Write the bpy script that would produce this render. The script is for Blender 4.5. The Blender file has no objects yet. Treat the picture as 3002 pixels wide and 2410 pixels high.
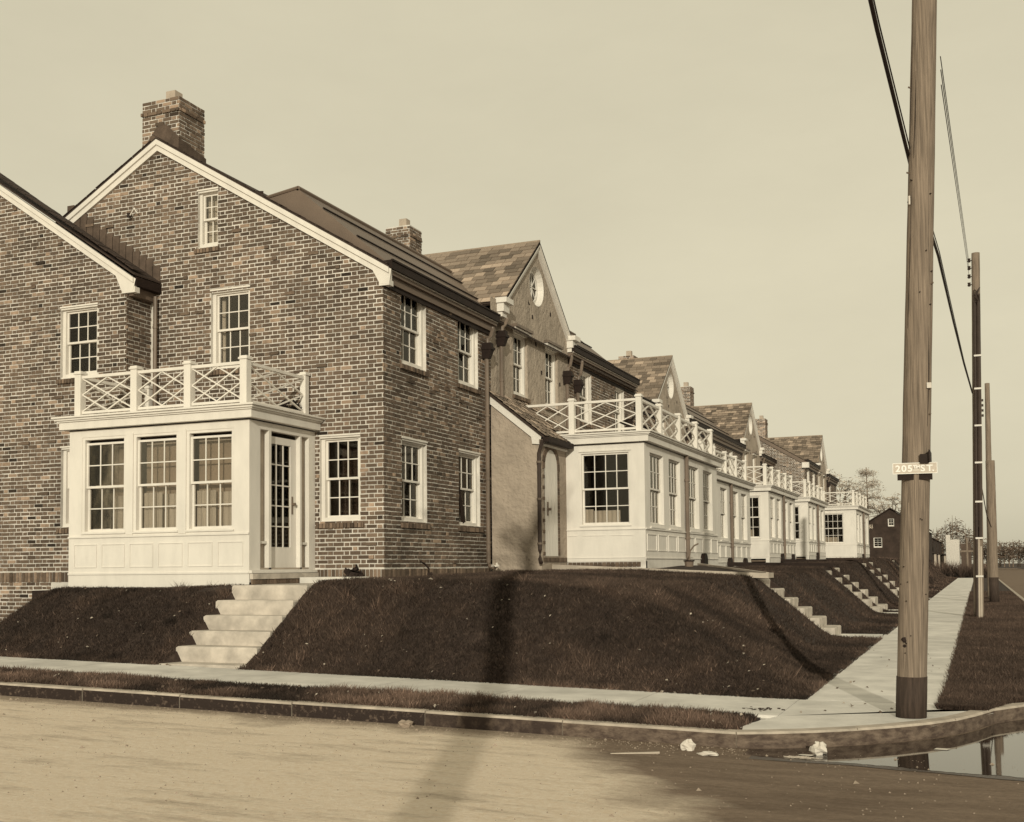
import bpy, math, random
import numpy as np
from mathutils import Matrix, Vector
R = math.radians
rnd = random.Random(7)
npr = np.random.RandomState(11)
scn = bpy.context.scene

# ------------------------------------------------------------------ camera
cd = bpy.data.cameras.new('camera'); cam = bpy.data.objects.new('camera', cd)
scn.collection.objects.link(cam); scn.camera = cam
cd.sensor_width = 36; cd.lens = 3329.384/3002*36
cd.shift_x = (1501-1485.586)/3002; cd.shift_y = (1494.758-1205)/3002
cd.clip_start = .05; cd.clip_end = 6000
yaw, pitch, roll = .392451, .0504329, -.0099229
f0 = Vector((-math.sin(yaw), math.cos(yaw), 0)); r0 = Vector((math.cos(yaw), math.sin(yaw), 0)); u0_ = Vector((0, 0, 1))
f2 = f0*math.cos(pitch)+u0_*math.sin(pitch); u2 = u0_*math.cos(pitch)-f0*math.sin(pitch)
r3 = r0*math.cos(roll)+u2*math.sin(roll); u3 = u2*math.cos(roll)-r0*math.sin(roll)
cam.matrix_world = Matrix(((r3.x, u3.x, -f2.x, 0), (r3.y, u3.y, -f2.y, 0), (r3.z, u3.z, -f2.z, 0), (0, 0, 0, 1)))
scn.render.resolution_x = 1024; scn.render.resolution_y = 822
# ------------------------------------------------------------------ sky and sun
SUN_EL = R(14.5); SD = Vector((-.326*math.cos(SUN_EL), .945*math.cos(SUN_EL), -math.sin(SUN_EL)))
world = bpy.data.worlds.new('World'); scn.world = world; world.use_nodes = True
wn = world.node_tree; wn.nodes.clear()
sky = wn.nodes.new('ShaderNodeTexSky'); sky.sky_type = 'NISHITA'; sky.sun_disc = False
sky.sun_elevation = SUN_EL; sky.sun_rotation = math.atan2(.326, -.945)
sky.dust_density = 3.0; sky.air_density = 1.2
bw = wn.nodes.new('ShaderNodeRGBToBW')
comp = wn.nodes.new('ShaderNodeMath'); comp.operation = 'POWER'; comp.inputs[1].default_value = .14
tint = wn.nodes.new('ShaderNodeMix'); tint.data_type = 'RGBA'; tint.blend_type = 'MULTIPLY'; tint.inputs[0].default_value = 1
tint.inputs[7].default_value = (1.0, .918, .672, 1)
bg = wn.nodes.new('ShaderNodeBackground'); wo = wn.nodes.new('ShaderNodeOutputWorld')
SKY_GAIN = 6.45
cl = wn.nodes.new('ShaderNodeTexNoise'); cl.inputs['Scale'].default_value = 2.2; cl.inputs['Detail'].default_value = 7; cl.inputs['Roughness'].default_value = .6
ctc = wn.nodes.new('ShaderNodeTexCoord'); cmap = wn.nodes.new('ShaderNodeMapping'); cmap.inputs['Scale'].default_value = (1, 1, 2.5)
cmr = wn.nodes.new('ShaderNodeMapRange'); cmr.inputs[1].default_value = .3; cmr.inputs[2].default_value = .7; cmr.inputs[3].default_value = .94; cmr.inputs[4].default_value = 1.06
wn.links.new(ctc.outputs['Generated'], cmap.inputs[0]); wn.links.new(cmap.outputs[0], cl.inputs[0]); wn.links.new(cl.outputs[0], cmr.inputs[0])
cmul = wn.nodes.new('ShaderNodeMath'); cmul.operation = 'MULTIPLY'; wn.links.new(comp.outputs[0], cmul.inputs[0]); wn.links.new(cmr.outputs[0], cmul.inputs[1])
gain = wn.nodes.new('ShaderNodeMath'); gain.operation = 'MULTIPLY'; gain.inputs[1].default_value = SKY_GAIN
bg.inputs[1].default_value = .12
wn.links.new(sky.outputs[0], bw.inputs[0]); wn.links.new(bw.outputs[0], comp.inputs[0]); wn.links.new(cmul.outputs[0], gain.inputs[0])
wn.links.new(gain.outputs[0], tint.inputs[6]); wn.links.new(tint.outputs[2], bg.inputs[0]); wn.links.new(bg.outputs[0], wo.inputs[0])
sl = bpy.data.lights.new('sun', 'SUN'); sl.energy = 3.5; sl.angle = R(.5); sl.color = (1, .93, .74)
so = bpy.data.objects.new('sun', sl); scn.collection.objects.link(so); so.rotation_euler = SD.to_track_quat('-Z', 'Y').to_euler(); so.location = (4, -20, 12)
scn.view_settings.view_transform = 'Standard'; scn.view_settings.look = 'None'
scn.view_settings.exposure = -.42; scn.view_settings.gamma = 1; scn.view_settings.use_curve_mapping = False

# ------------------------------------------------------------------ materials
MATS = {}
def warm(c):   # sepia print: one hue scale by depth of tone
    v = max(c); g = np.interp(v, [.01, .05, .12, .25, .5, .8], [.60, .68, .72, .76, .86, .975]); b = np.interp(v, [.01, .05, .12, .25, .5, .8], [.50, .55, .56, .58, .72, .93])
    return (v, v*float(g), v*float(b))
def mat(name, col, rough=.8, var=.0, scale=4, bump=0., bscale=None, tone=False, spec=.3, metal=0., col2=None, stretch=(1, 1, 1), tonemul=1., detail=6, coord='Object', dist=.01, thr=None):
    m = bpy.data.materials.new(name); MATS[name] = m; m.use_nodes = True
    col = warm(col); col2 = warm(col2) if col2 else None
    nt = m.node_tree; b = nt.nodes['Principled BSDF']; L = nt.links.new
    b.inputs['Roughness'].default_value = rough; b.inputs['Specular IOR Level'].default_value = spec; b.inputs['Metallic'].default_value = metal
    geo = nt.nodes.new('ShaderNodeTexCoord' if coord == 'Object' else 'ShaderNodeNewGeometry')
    src = geo.outputs['Object'] if coord == 'Object' else geo.outputs['Position']
    mp = nt.nodes.new('ShaderNodeMapping'); mp.inputs['Scale'].default_value = stretch; L(src, mp.inputs[0])
    c1 = (*col, 1); c2 = (*(col2 if col2 else [c*(1-var) for c in col]), 1)
    nz = nt.nodes.new('ShaderNodeTexNoise'); nz.inputs['Scale'].default_value = scale; nz.inputs['Detail'].default_value = detail; nz.inputs['Roughness'].default_value = .62
    L(mp.outputs[0], nz.inputs['Vector'])
    mr = nt.nodes.new('ShaderNodeMapRange'); lo, hi = thr if thr else (.32, .68)
    mr.inputs[1].default_value = lo; mr.inputs[2].default_value = hi; L(nz.outputs[0], mr.inputs[0])
    mx = nt.nodes.new('ShaderNodeMix'); mx.data_type = 'RGBA'; mx.inputs[6].default_value = c1; mx.inputs[7].default_value = c2; L(mr.outputs[0], mx.inputs[0])
    out = mx.outputs[2]
    if tone:
        at = nt.nodes.new('ShaderNodeAttribute'); at.attribute_name = 'tone'
        ml = nt.nodes.new('ShaderNodeMix'); ml.data_type = 'RGBA'; ml.blend_type = 'MULTIPLY'; ml.inputs[0].default_value = 1
        L(out, ml.inputs[6]); L(at.outputs['Color'], ml.inputs[7]); out = ml.outputs[2]
    L(out, b.inputs['Base Color'])
    if bump:
        nb = nt.nodes.new('ShaderNodeTexNoise'); nb.inputs['Scale'].default_value = bscale or scale*4; nb.inputs['Detail'].default_value = 5
        L(mp.outputs[0], nb.inputs['Vector']); bp = nt.nodes.new('ShaderNodeBump'); bp.inputs['Strength'].default_value = bump; bp.inputs['Distance'].default_value = dist
        L(nb.outputs[0], bp.inputs['Height']); L(bp.outputs[0], b.inputs['Normal'])
    return m
mat('brick', (.225, .165, .108), .9, .38, 14, .5, 60, tone=True)
mat('mortar', (.72, .56, .41), .95, .42, 1.6, .6, 40, coord='World')
mat('stucco', (.42, .43, .30), .95, .28, 1.3, .9, 11, coord='World', dist=.05)
mat('stucco_rough', (.46, .345, .24), .95, .35, 3.5, 1., 16, coord='World', dist=.05, stretch=(1, 1, .6))
mat('white_paint', (.725, .71, .68), .6, .16, 2.6, .12, 40, coord='World', stretch=(1.6, 1.6, .5), thr=(.38, .8), detail=10)
mat('white_paint_worn', (.62, .69, .63), .7, .35, 6, .15, 30, coord='World')
mat('dark_metal', (.028, .017, .012), .6, .4, 5, .1, 20, coord='World', spec=.15)
mat('pipe_metal', (.20, .145, .10), .5, .45, 4, .1, 20, coord='World', spec=.5, stretch=(1, 1, .3))
mat('roof_metal', (.17, .115, .075), .55, .25, 1.2, .05, 20, coord='World', spec=.4, stretch=(1, .25, 1))
mat('slate', (.40, .30, .20), .75, .3, 9, .35, 40, tone=True)
mat('shingle_dark', (.06, .042, .032), .9, .5, 6, .6, 30, coord='World')
mat('soot', (.13, .09, .065), .95, .5, 5, .3, 30, coord='World')
mat('flue', (.45, .35, .24), .9, .2, 6, .1, 30)
mat('concrete', (.76, .63, .50), .9, .34, 1.7, .4, 70, coord='World', dist=.005, detail=12, tone=True)
mat('step_stone', (.60, .56, .5), .9, .45, 3.2, .3, 60, coord='World', dist=.004)
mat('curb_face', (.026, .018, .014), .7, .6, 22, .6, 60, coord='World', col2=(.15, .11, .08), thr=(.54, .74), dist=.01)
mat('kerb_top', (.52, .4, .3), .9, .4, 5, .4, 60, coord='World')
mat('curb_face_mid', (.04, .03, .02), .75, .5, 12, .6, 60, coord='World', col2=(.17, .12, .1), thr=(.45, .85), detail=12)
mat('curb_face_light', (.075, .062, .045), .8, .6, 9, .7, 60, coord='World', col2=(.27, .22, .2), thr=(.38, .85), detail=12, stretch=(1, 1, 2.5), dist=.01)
mat('soil', (.035, .031, .022), .95, .55, 9, .8, 26, coord='World', dist=.03, col2=(.085, .09, .06), thr=(.48, .80))
mat('grass', (.048, .058, .036), .8, .3, 1.6, tone=True, coord='World', detail=4)
mat('pole_wood', (.31, .18, .12), .88, .62, 5, .7, 9, coord='Object', stretch=(14, 14, .35), dist=.01, detail=9)
mat('pole_tar', (.075, .05, .036), .85, .6, 6, .5, 30, coord='Object', stretch=(6, 6, .6))
mat('timber', (.52, .43, .32), .85, .3, 4, .2, 30, coord='World', stretch=(1, 1, 1))
mat('dark_wood', (.03, .022, .018), .9, .4, 8)
mat('curtain', (.74, .50, .37), .9, .25, 12, coord='World', stretch=(2, 2, .15))
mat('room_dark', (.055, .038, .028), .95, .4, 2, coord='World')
mat('wood_bright', (.24, .18, .13), .9, .3, 6, coord='World')
mat('sign_plate', (.56, .37, .27), .6, .12, 8)
mat('sign_letter', (.86, .72, .60), .6, .05, 8)
mat('wire', (.03, .023, .02), .6, .2, 8)
mat('wire_far', (.16, .12, .085), .6, .2, 8)
mat('insulator', (.04, .03, .025), .25, .2, 8, spec=.6)
mat('conduit', (.055, .04, .03), .6, .3, 5, coord='World')
mat('far_brick', (.06, .042, .033), .95, .5, 1.2, .3, 6, coord='World')
mat('far_roof', (.11, .08, .06), .9, .4, 1, coord='World')
mat('far_wall', (.50, .41, .29), .9, .2, 1, coord='World')
mat('bark', (.07, .05, .037), .95, .4, 5)
mat('bark_hazed', (.26, .20, .14), .95, .3, 5)  # bark of far trees, distance haze put into the colour
mat('leaf_dark', (.085, .062, .043), .9, .3, 2, tone=True, coord='World')
mat('leaf_mid', (.17, .12, .09), .9, .3, 2, tone=True, coord='World')  # lightened to paint haze on the distant wood; dead leaves use it too
mat('sidelight', (.46, .36, .26), .6, .3, 3, coord='World')
mat('shade', (.48, .16, .11), .95, .2, 3, coord='World')
mat('leaf_pale', (.50, .41, .28), .9, .3, 2, tone=True, coord='World')  # far crowns paled to imitate haze; also colours dead leaves
mat('paper', (.66, .60, .48), .9, .15, 10)
mat('rock', (.36, .29, .21), .9, .4, 10, .5, 30)
mat('wet_mud', (.075, .05, .04), .42, .5, 9, .5, 30, coord='World', spec=.4)
# window glass: mostly see-through, reflecting more at grazing angles
g = bpy.data.materials.new('glass'); MATS['glass'] = g; g.use_nodes = True; nt = g.node_tree; nt.nodes.clear()
o_ = nt.nodes.new('ShaderNodeOutputMaterial'); mx = nt.nodes.new('ShaderNodeMixShader'); tr = nt.nodes.new('ShaderNodeBsdfTransparent'); gl = nt.nodes.new('ShaderNodeBsdfGlossy'); fr = nt.nodes.new('ShaderNodeFresnel')
tr.inputs[0].default_value = (.84, .815, .78, 1); gl.inputs['Roughness'].default_value = .06; gl.inputs[0].default_value = (.75, .72, .66, 1); fr.inputs[0].default_value = 1.5
nb = nt.nodes.new('ShaderNodeTexNoise'); nb.inputs['Scale'].default_value = 2.2; bpn = nt.nodes.new('ShaderNodeBump'); bpn.inputs['Strength'].default_value = .08; bpn.inputs['Distance'].default_value = .02
gg = nt.nodes.new('ShaderNodeNewGeometry'); nt.links.new(gg.outputs['Position'], nb.inputs['Vector']); nt.links.new(nb.outputs[0], bpn.inputs['Height']); nt.links.new(bpn.outputs[0], gl.inputs['Normal'])
nt.links.new(fr.outputs[0], mx.inputs[0]); nt.links.new(tr.outputs[0], mx.inputs[1]); nt.links.new(gl.outputs[0], mx.inputs[2]); nt.links.new(mx.outputs[0], o_.inputs[0])
def road_material():
    m = bpy.data.materials.new('dirt_road'); MATS['dirt_road'] = m; m.use_nodes = True; nt = m.node_tree; b = nt.nodes['Principled BSDF']; L = nt.links.new
    N = nt.nodes.new
    def math_(op, a, c, clamp=False):
        n = N('ShaderNodeMath'); n.operation = op; n.use_clamp = clamp
        for i, v in enumerate((a, c)):
            if isinstance(v, (int, float)): n.inputs[i].default_value = v
            else: L(v, n.inputs[i])
        return n.outputs[0]
    ge = N('ShaderNodeNewGeometry'); sp = N('ShaderNodeSeparateXYZ'); L(ge.outputs['Position'], sp.inputs[0]); X, Y = sp.outputs[0], sp.outputs[1]
    mp = N('ShaderNodeMapping'); mp.inputs['Rotation'].default_value = (0, 0, R(4)); mp.inputs['Scale'].default_value = (.55, 2.4, 1); L(ge.outputs['Position'], mp.inputs[0])
    n1 = N('ShaderNodeTexNoise'); n1.inputs['Scale'].default_value = 1.6; n1.inputs['Detail'].default_value = 9; n1.inputs['Roughness'].default_value = .74; L(mp.outputs[0], n1.inputs[0])
    n2 = N('ShaderNodeTexNoise'); n2.inputs['Scale'].default_value = 1.1; n2.inputs['Detail'].default_value = 6; L(ge.outputs['Position'], n2.inputs[0])
    n3 = N('ShaderNodeTexNoise'); n3.inputs['Scale'].default_value = 22; n3.inputs['Detail'].default_value = 10; n3.inputs['Roughness'].default_value = .8; L(ge.outputs['Position'], n3.inputs[0])
    r1 = N('ShaderNodeValToRGB'); r1.color_ramp.elements[0].position = .30; r1.color_ramp.elements[0].color = (.40, .33, .26, 1); r1.color_ramp.elements[1].position = .50; r1.color_ramp.elements[1].color = (.70, .595, .48, 1); L(n1.outputs[0], r1.inputs[0])
    # damp silt: a patch on the right and a ribbon along the kerb
    a = math_('MULTIPLY', math_('ADD', X, 1.75), .8); c = math_('MULTIPLY', math_('SUBTRACT', Y, 7.0), .55)
    f = math_('ADD', math_('ADD', a, c), math_('ADD', math_('MULTIPLY', math_('SUBTRACT', n2.outputs[0], .5), 1.3), math_('MULTIPLY', math_('SUBTRACT', n1.outputs[0], .5), 1.3))); f = math_('ADD', math_('MULTIPLY', f, 1.8), .5, True)
    k = math_('MULTIPLY', math_('SUBTRACT', Y, 9.20), 4.0); k = math_('ADD', k, math_('MULTIPLY', math_('SUBTRACT', n1.outputs[0], .5), 3.0)); k = math_('ADD', k, math_('MULTIPLY', math_('SUBTRACT', n2.outputs[0], .5), 4.0)); k = math_('ADD', k, .3, True)
    d = math_('MAXIMUM', f, math_('MULTIPLY', k, .75))
    r2 = N('ShaderNodeValToRGB'); r2.color_ramp.elements[0].color = (.13, .094, .07, 1); r2.color_ramp.elements[0].position = .3; r2.color_ramp.elements[1].color = (.25, .19, .145, 1); r2.color_ramp.elements[1].position = .7; L(n1.outputs[0], r2.inputs[0])
    mx = N('ShaderNodeMix'); mx.data_type = 'RGBA'; L(d, mx.inputs[0]); L(r1.outputs[0], mx.inputs[6]); L(r2.outputs[0], mx.inputs[7])
    m2 = N('ShaderNodeMix'); m2.data_type = 'RGBA'; m2.blend_type = 'OVERLAY'; m2.inputs[0].default_value = .6; L(mx.outputs[2], m2.inputs[6]); L(n3.outputs[0], m2.inputs[7])
    L(m2.outputs[2], b.inputs['Base Color']); b.inputs['Roughness'].default_value = .9; b.inputs['Specular IOR Level'].default_value = .15
    bp = N('ShaderNodeBump'); bp.inputs['Strength'].default_value = .9; bp.inputs['Distance'].default_value = .03; L(math_('ADD', n1.outputs[0], math_('MULTIPLY', n3.outputs[0], .5)), bp.inputs['Height']); L(bp.outputs[0], b.inputs['Normal'])
road_material()
w = bpy.data.materials.new('puddle_water'); MATS['puddle_water'] = w; w.use_nodes = True; b = w.node_tree.nodes['Principled BSDF']
b.inputs['Base Color'].default_value = (.022, .015, .011, 1); b.inputs['Roughness'].default_value = .03; b.inputs['Specular IOR Level'].default_value = 1.0; b.inputs['IOR'].default_value = 1.6

# ------------------------------------------------------------------ mesh helpers
COL = scn.collection
BOXF = ((0, 3, 2, 1), (4, 5, 6, 7), (0, 1, 5, 4), (1, 2, 6, 5), (2, 3, 7, 6), (3, 0, 4, 7))
class MB:
    def __init__(s): s.v = []; s.f = []; s.m = []; s.t = []; s.mats = []
    def mi(s, name):
        if name not in s.mats: s.mats.append(name)
        return s.mats.index(name)
    def poly(s, pts, m, tone=1.):
        i = len(s.v); s.v.extend(tuple(p) for p in pts); s.f.append(tuple(range(i, i+len(pts)))); s.m.append(s.mi(m)); s.t.append(tone)
    def hexa(s, p, m, tone=1., skip=()):
        i = len(s.v); s.v.extend(tuple(q) for q in p); k = s.mi(m)
        for n, q in enumerate(BOXF):
            if n in skip: continue
            s.f.append(tuple(i+a for a in q)); s.m.append(k); s.t.append(tone)
    def box(s, x0, x1, y0, y1, z0, z1, m, tone=1.):
        s.hexa([(x0, y0, z0), (x1, y0, z0), (x1, y1, z0), (x0, y1, z0), (x0, y0, z1), (x1, y0, z1), (x1, y1, z1), (x0, y1, z1)], m, tone)
    def tube(s, pts, rad, m, n=8, tone=1., cap=True, seed=None, wob=0.):
        pts = [Vector(p) for p in pts]; rings = []; k = s.mi(m)
        for i, p in enumerate(pts):
            d = (pts[min(i+1, len(pts)-1)]-pts[max(i-1, 0)]).normalized()
            a = d.cross(Vector((0, 0, 1)));
            if a.length < .05: a = Vector((1, 0, 0))
            a.normalize(); c = a.cross(d).normalized(); r = rad[i] if isinstance(rad, (list, tuple)) else rad
            b = len(s.v)
            for j in range(n):
                t = 2*math.pi*j/n; rr = r*(1+wob*(rnd.random()-.5)); s.v.append(tuple(p+a*math.cos(t)*rr+c*math.sin(t)*rr))
            rings.append(b)
        for i in range(len(rings)-1):
            for j in range(n):
                s.f.append((rings[i]+j, rings[i]+(j+1) % n, rings[i+1]+(j+1) % n, rings[i+1]+j)); s.m.append(k); s.t.append(tone)
        if cap:
            s.f.append(tuple(rings[0]+j for j in reversed(range(n)))); s.m.append(k); s.t.append(tone)
            s.f.append(tuple(rings[-1]+j for j in range(n))); s.m.append(k); s.t.append(tone)
    def mesh(s, name, smooth=False):
        me = bpy.data.meshes.new(name); me.from_pydata(s.v, [], s.f)
        for n in s.mats: me.materials.append(MATS[n])
        me.polygons.foreach_set('material_index', s.m)
        if any(t != 1. for t in s.t) or any(n in ('brick', 'slate', 'concrete', 'leaf_dark', 'leaf_pale', 'leaf_mid') for n in s.mats):
            at = me.attributes.new('tone', 'FLOAT_COLOR', 'FACE'); arr = np.ones((len(s.t), 4)); arr[:, :3] = np.array([t if isinstance(t, tuple) else (t, t, t) for t in s.t]); at.data.foreach_set('color', arr.ravel())
        if smooth: me.polygons.foreach_set('use_smooth', [True]*len(me.polygons))
        me.update(); return me
    def build(s, name, parent=None, kind=None, smooth=False, label=None, cat=None, group=None):
        o = bpy.data.objects.new(name, s.mesh(name, smooth)); return link(o, parent, kind, label, cat, group)
def link(o, parent=None, kind=None, label=None, cat=None, group=None):
    COL.objects.link(o)
    if parent is not None: o.parent = parent
    if kind: o['kind'] = kind
    if label: o['label'] = label
    if cat: o['category'] = cat
    if group: o['group'] = group
    return o
def thing(name, label, cat, group=None, loc=(0, 0, 0)):
    # the Empty is the frame for parts built in world coordinates
    o = bpy.data.objects.new(name, None); o.empty_display_size = .3; o.location = loc
    return link(o, None, None, label, cat, group)
UNIT = {}
def unit(m, tone=1.):
    key = (m, tone)
    if key not in UNIT:
        b = MB(); b.box(-.5, .5, -.5, .5, -.5, .5, m, tone); UNIT[key] = b.mesh(m+'_piece')
    return UNIT[key]
def piece(name, m, M, parent, tone=1., kind=None):
    o = bpy.data.objects.new(name, unit(m, tone)); o.matrix_world = M; COL.objects.link(o)
    o.parent = parent; o.matrix_parent_inverse = parent.matrix_world.inverted() if parent.type != 'EMPTY' else Matrix.Identity(4)
    if parent.type == 'EMPTY': o.matrix_parent_inverse = Matrix.Translation(-parent.location)
    if kind: o['kind'] = kind
    return o
class Face:
    """local frame on a wall: u along it, z up, d outwards"""
    def __init__(s, o, u, n): s.o = Vector(o); s.u = Vector(u); s.n = Vector(n)
    def p(s, u, z, d=0): return s.o+s.u*u+s.n*d+Vector((0, 0, z))
    def box(s, mb, u0, u1, z0, z1, d0, d1, m, tone=1., skip=()):
        mb.hexa([s.p(u0, z0, d0), s.p(u1, z0, d0), s.p(u1, z1, d0), s.p(u0, z1, d0), s.p(u0, z0, d1), s.p(u1, z0, d1), s.p(u1, z1, d1), s.p(u0, z1, d1)], m, tone, skip)
    def mtx(s, u0, u1, z0, z1, d0, d1):
        c = s.p((u0+u1)/2, (z0+z1)/2, (d0+d1)/2); A = s.u*(u1-u0); B = Vector((0, 0, z1-z0)); C = s.n*(d1-d0)
        return Matrix(((A.x, B.x, C.x, c.x), (A.y, B.y, C.y, c.y), (A.z, B.z, C.z, c.z), (0, 0, 0, 1)))
    def bar(s, ua, za, ub, zb, w, d0, d1):
        a = Vector((ub-ua, zb-za)); L = a.length; a /= L
        A = (s.u*a.x+Vector((0, 0, a.y)))*L; B = (s.u*(-a.y)+Vector((0, 0, a.x)))*w; C = s.n*(d1-d0); c = s.p((ua+ub)/2, (za+zb)/2, (d0+d1)/2)
        return Matrix(((A.x, B.x, C.x, c.x), (A.y, B.y, C.y, c.y), (A.z, B.z, C.z, c.z), (0, 0, 0, 1)))
FX = lambda y: Face((0, y, 0), (1, 0, 0), (0, -1, 0))      # wall facing -Y, u = world x
FY = lambda x: Face((x, 0, 0), (0, 1, 0), (1, 0, 0))       # wall facing +X, u = world y

def wall(mb, F, u0, u1, z0, top, holes, m, th=.2, rev=.14, skipreveal=False):
    """slab with rectangular holes; top is a function of u (piecewise linear, breaks passed in top.breaks)"""
    us = {u0, u1}
    for h in holes: us |= {h[0], h[1]}
    for b in getattr(top, 'breaks', []): us.add(b)
    us = sorted(x for x in us if u0-1e-6 <= x <= u1+1e-6)
    for a, b in zip(us, us[1:]):
        if b-a < 1e-5: continue
        mid = (a+b)/2; hs = sorted([h for h in holes if h[0] < mid < h[1]], key=lambda h: h[2]); z = z0
        for h in hs:
            if h[2] > z: mb.poly([F.p(a, z), F.p(b, z), F.p(b, h[2]), F.p(a, h[2])], m)
            z = h[3]
        mb.poly([F.p(a, z), F.p(b, z), F.p(b, top(b-1e-4)), F.p(a, top(a+1e-4))], m)
    if not skipreveal:
        for h in holes:
            a, b, c, d = h[:4]
            mb.poly([F.p(a, c), F.p(a, c, -rev), F.p(a, d, -rev), F.p(a, d)], m); mb.poly([F.p(b, c), F.p(b, d), F.p(b, d, -rev), F.p(b, c, -rev)], m)
            mb.poly([F.p(a, d), F.p(a, d, -rev), F.p(b, d, -rev), F.p(b, d)], m); mb.poly([F.p(a, c), F.p(b, c), F.p(b, c, -rev), F.p(a, c, -rev)], m)
def flat(z): return lambda u: z

def bricks(F, u0, u1, z0, top, holes, course=.0745, phase=0., skip=None, tone=(1., 1.), white=.085):
    """Flemish bond, returns list of (u0,u1,z0,z1,proud,tone)"""
    out = []; k = 0; z = z0; S, H, J = .199, .089, .0185
    while z+course*.5 < max(top(u0), top(u1), top((u0+u1)/2), *[top(b) for b in getattr(top, 'breaks', [u0])]):
        za = z+J; zb = z+course; u = u0-(.163 if k % 2 else 0)-phase; hdr = False
        if k % 2: u = u0-(.5*(S-H)+H+J)*1.0-phase+.0
        n = 0
        while u < u1:
            Lb = H if hdr else S
            a, b = u, u+Lb; u += Lb+J; hdr = not hdr; n += 1
            a = max(a, u0); b = min(b, u1)
            if b-a < .03: continue
            mid = (a+b)/2
            if zb > top(mid)+.02: continue
            segs = [(a, b)]
            for h in holes:
                if h[2]-.004 < (za+zb)/2 < h[3]+.004:
                    ns = []
                    for (p, q) in segs:
                        if q <= h[0] or p >= h[1]: ns.append((p, q)); continue
                        if h[0]-p > .03: ns.append((p, h[0]-.004))
                        if q-h[1] > .03: ns.append((h[1]+.004, q))
                    segs = ns
            for p, q in segs:
                if skip and skip((p+q)/2, (za+zb)/2): continue
                r = rnd.random()
                t = .50+.42*rnd.random() if r > white else 1.3+.6*rnd.random()
                if r > .985: t = .2
                if hdr is True and rnd.random() < .3: t *= .8
                t *= 1+.13*math.sin(p*1.1+za*.8+1.7*math.sin(za*.6+p*.3))+.10*math.sin(p*2.7-za*1.9+2*math.sin(p*.8))
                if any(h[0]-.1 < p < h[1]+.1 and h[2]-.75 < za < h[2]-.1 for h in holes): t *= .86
                lump = .03 if rnd.random() < .012 else 0
                j = .0035
                out.append([p+rnd.uniform(-j, j), q+rnd.uniform(-j, j), za+rnd.uniform(-j, j), zb+rnd.uniform(-j, j), .004+rnd.random()*.008+lump, t])
        z += course; k += 1
    return out
def tn(t): return (t, t*.96, t*.93)
def add_bricks(mb, F, lst, m='brick'):
    for a, b, c, d, pr, t in lst:
        w = lambda: rnd.uniform(-.003, .003)
        mb.hexa([F.p(a, c, -.01), F.p(b, c, -.01), F.p(b, d, -.01), F.p(a, d, -.01), F.p(a+w(), c+w(), pr+w()), F.p(b+w(), c+w(), pr+w()), F.p(b+w(), d+w(), pr+w()), F.p(a+w(), d+w(), pr+w())], m, tn(t), skip=(0,))
def loose_bricks(F, lst, parent, name='brick'):
    for a, b, c, d, pr, t in lst:
        piece(name, 'brick', F.mtx(a, b, c, d, -.01, pr), parent, tn(round(t*8)/8+.02))
def soldiers(F, u0, u1, z0, h=.2, pitch=.0745, proud=.012, holes=()):
    out = []; u = u0
    while u < u1-.03:
        mid = u+.03
        if not any(a < mid < b for a, b in holes):
            t = .4+.55*rnd.random()
            if rnd.random() < .2: t = 1.25
            out.append([u+.004, min(u+pitch-.012, u1), z0+.006+rnd.uniform(-.003, .003), z0+h-.012+rnd.uniform(-.003, .003), proud+rnd.random()*.006, t])
        u += pitch
    return out
def sills(F, wins, z_drop=.10, proud=.05):
    out = []
    for (a, b, c, d) in wins:
        for s in soldiers(F, a-.06, b+.08, c-z_drop, z_drop, .07, proud): out.append(s)
    return out

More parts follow.
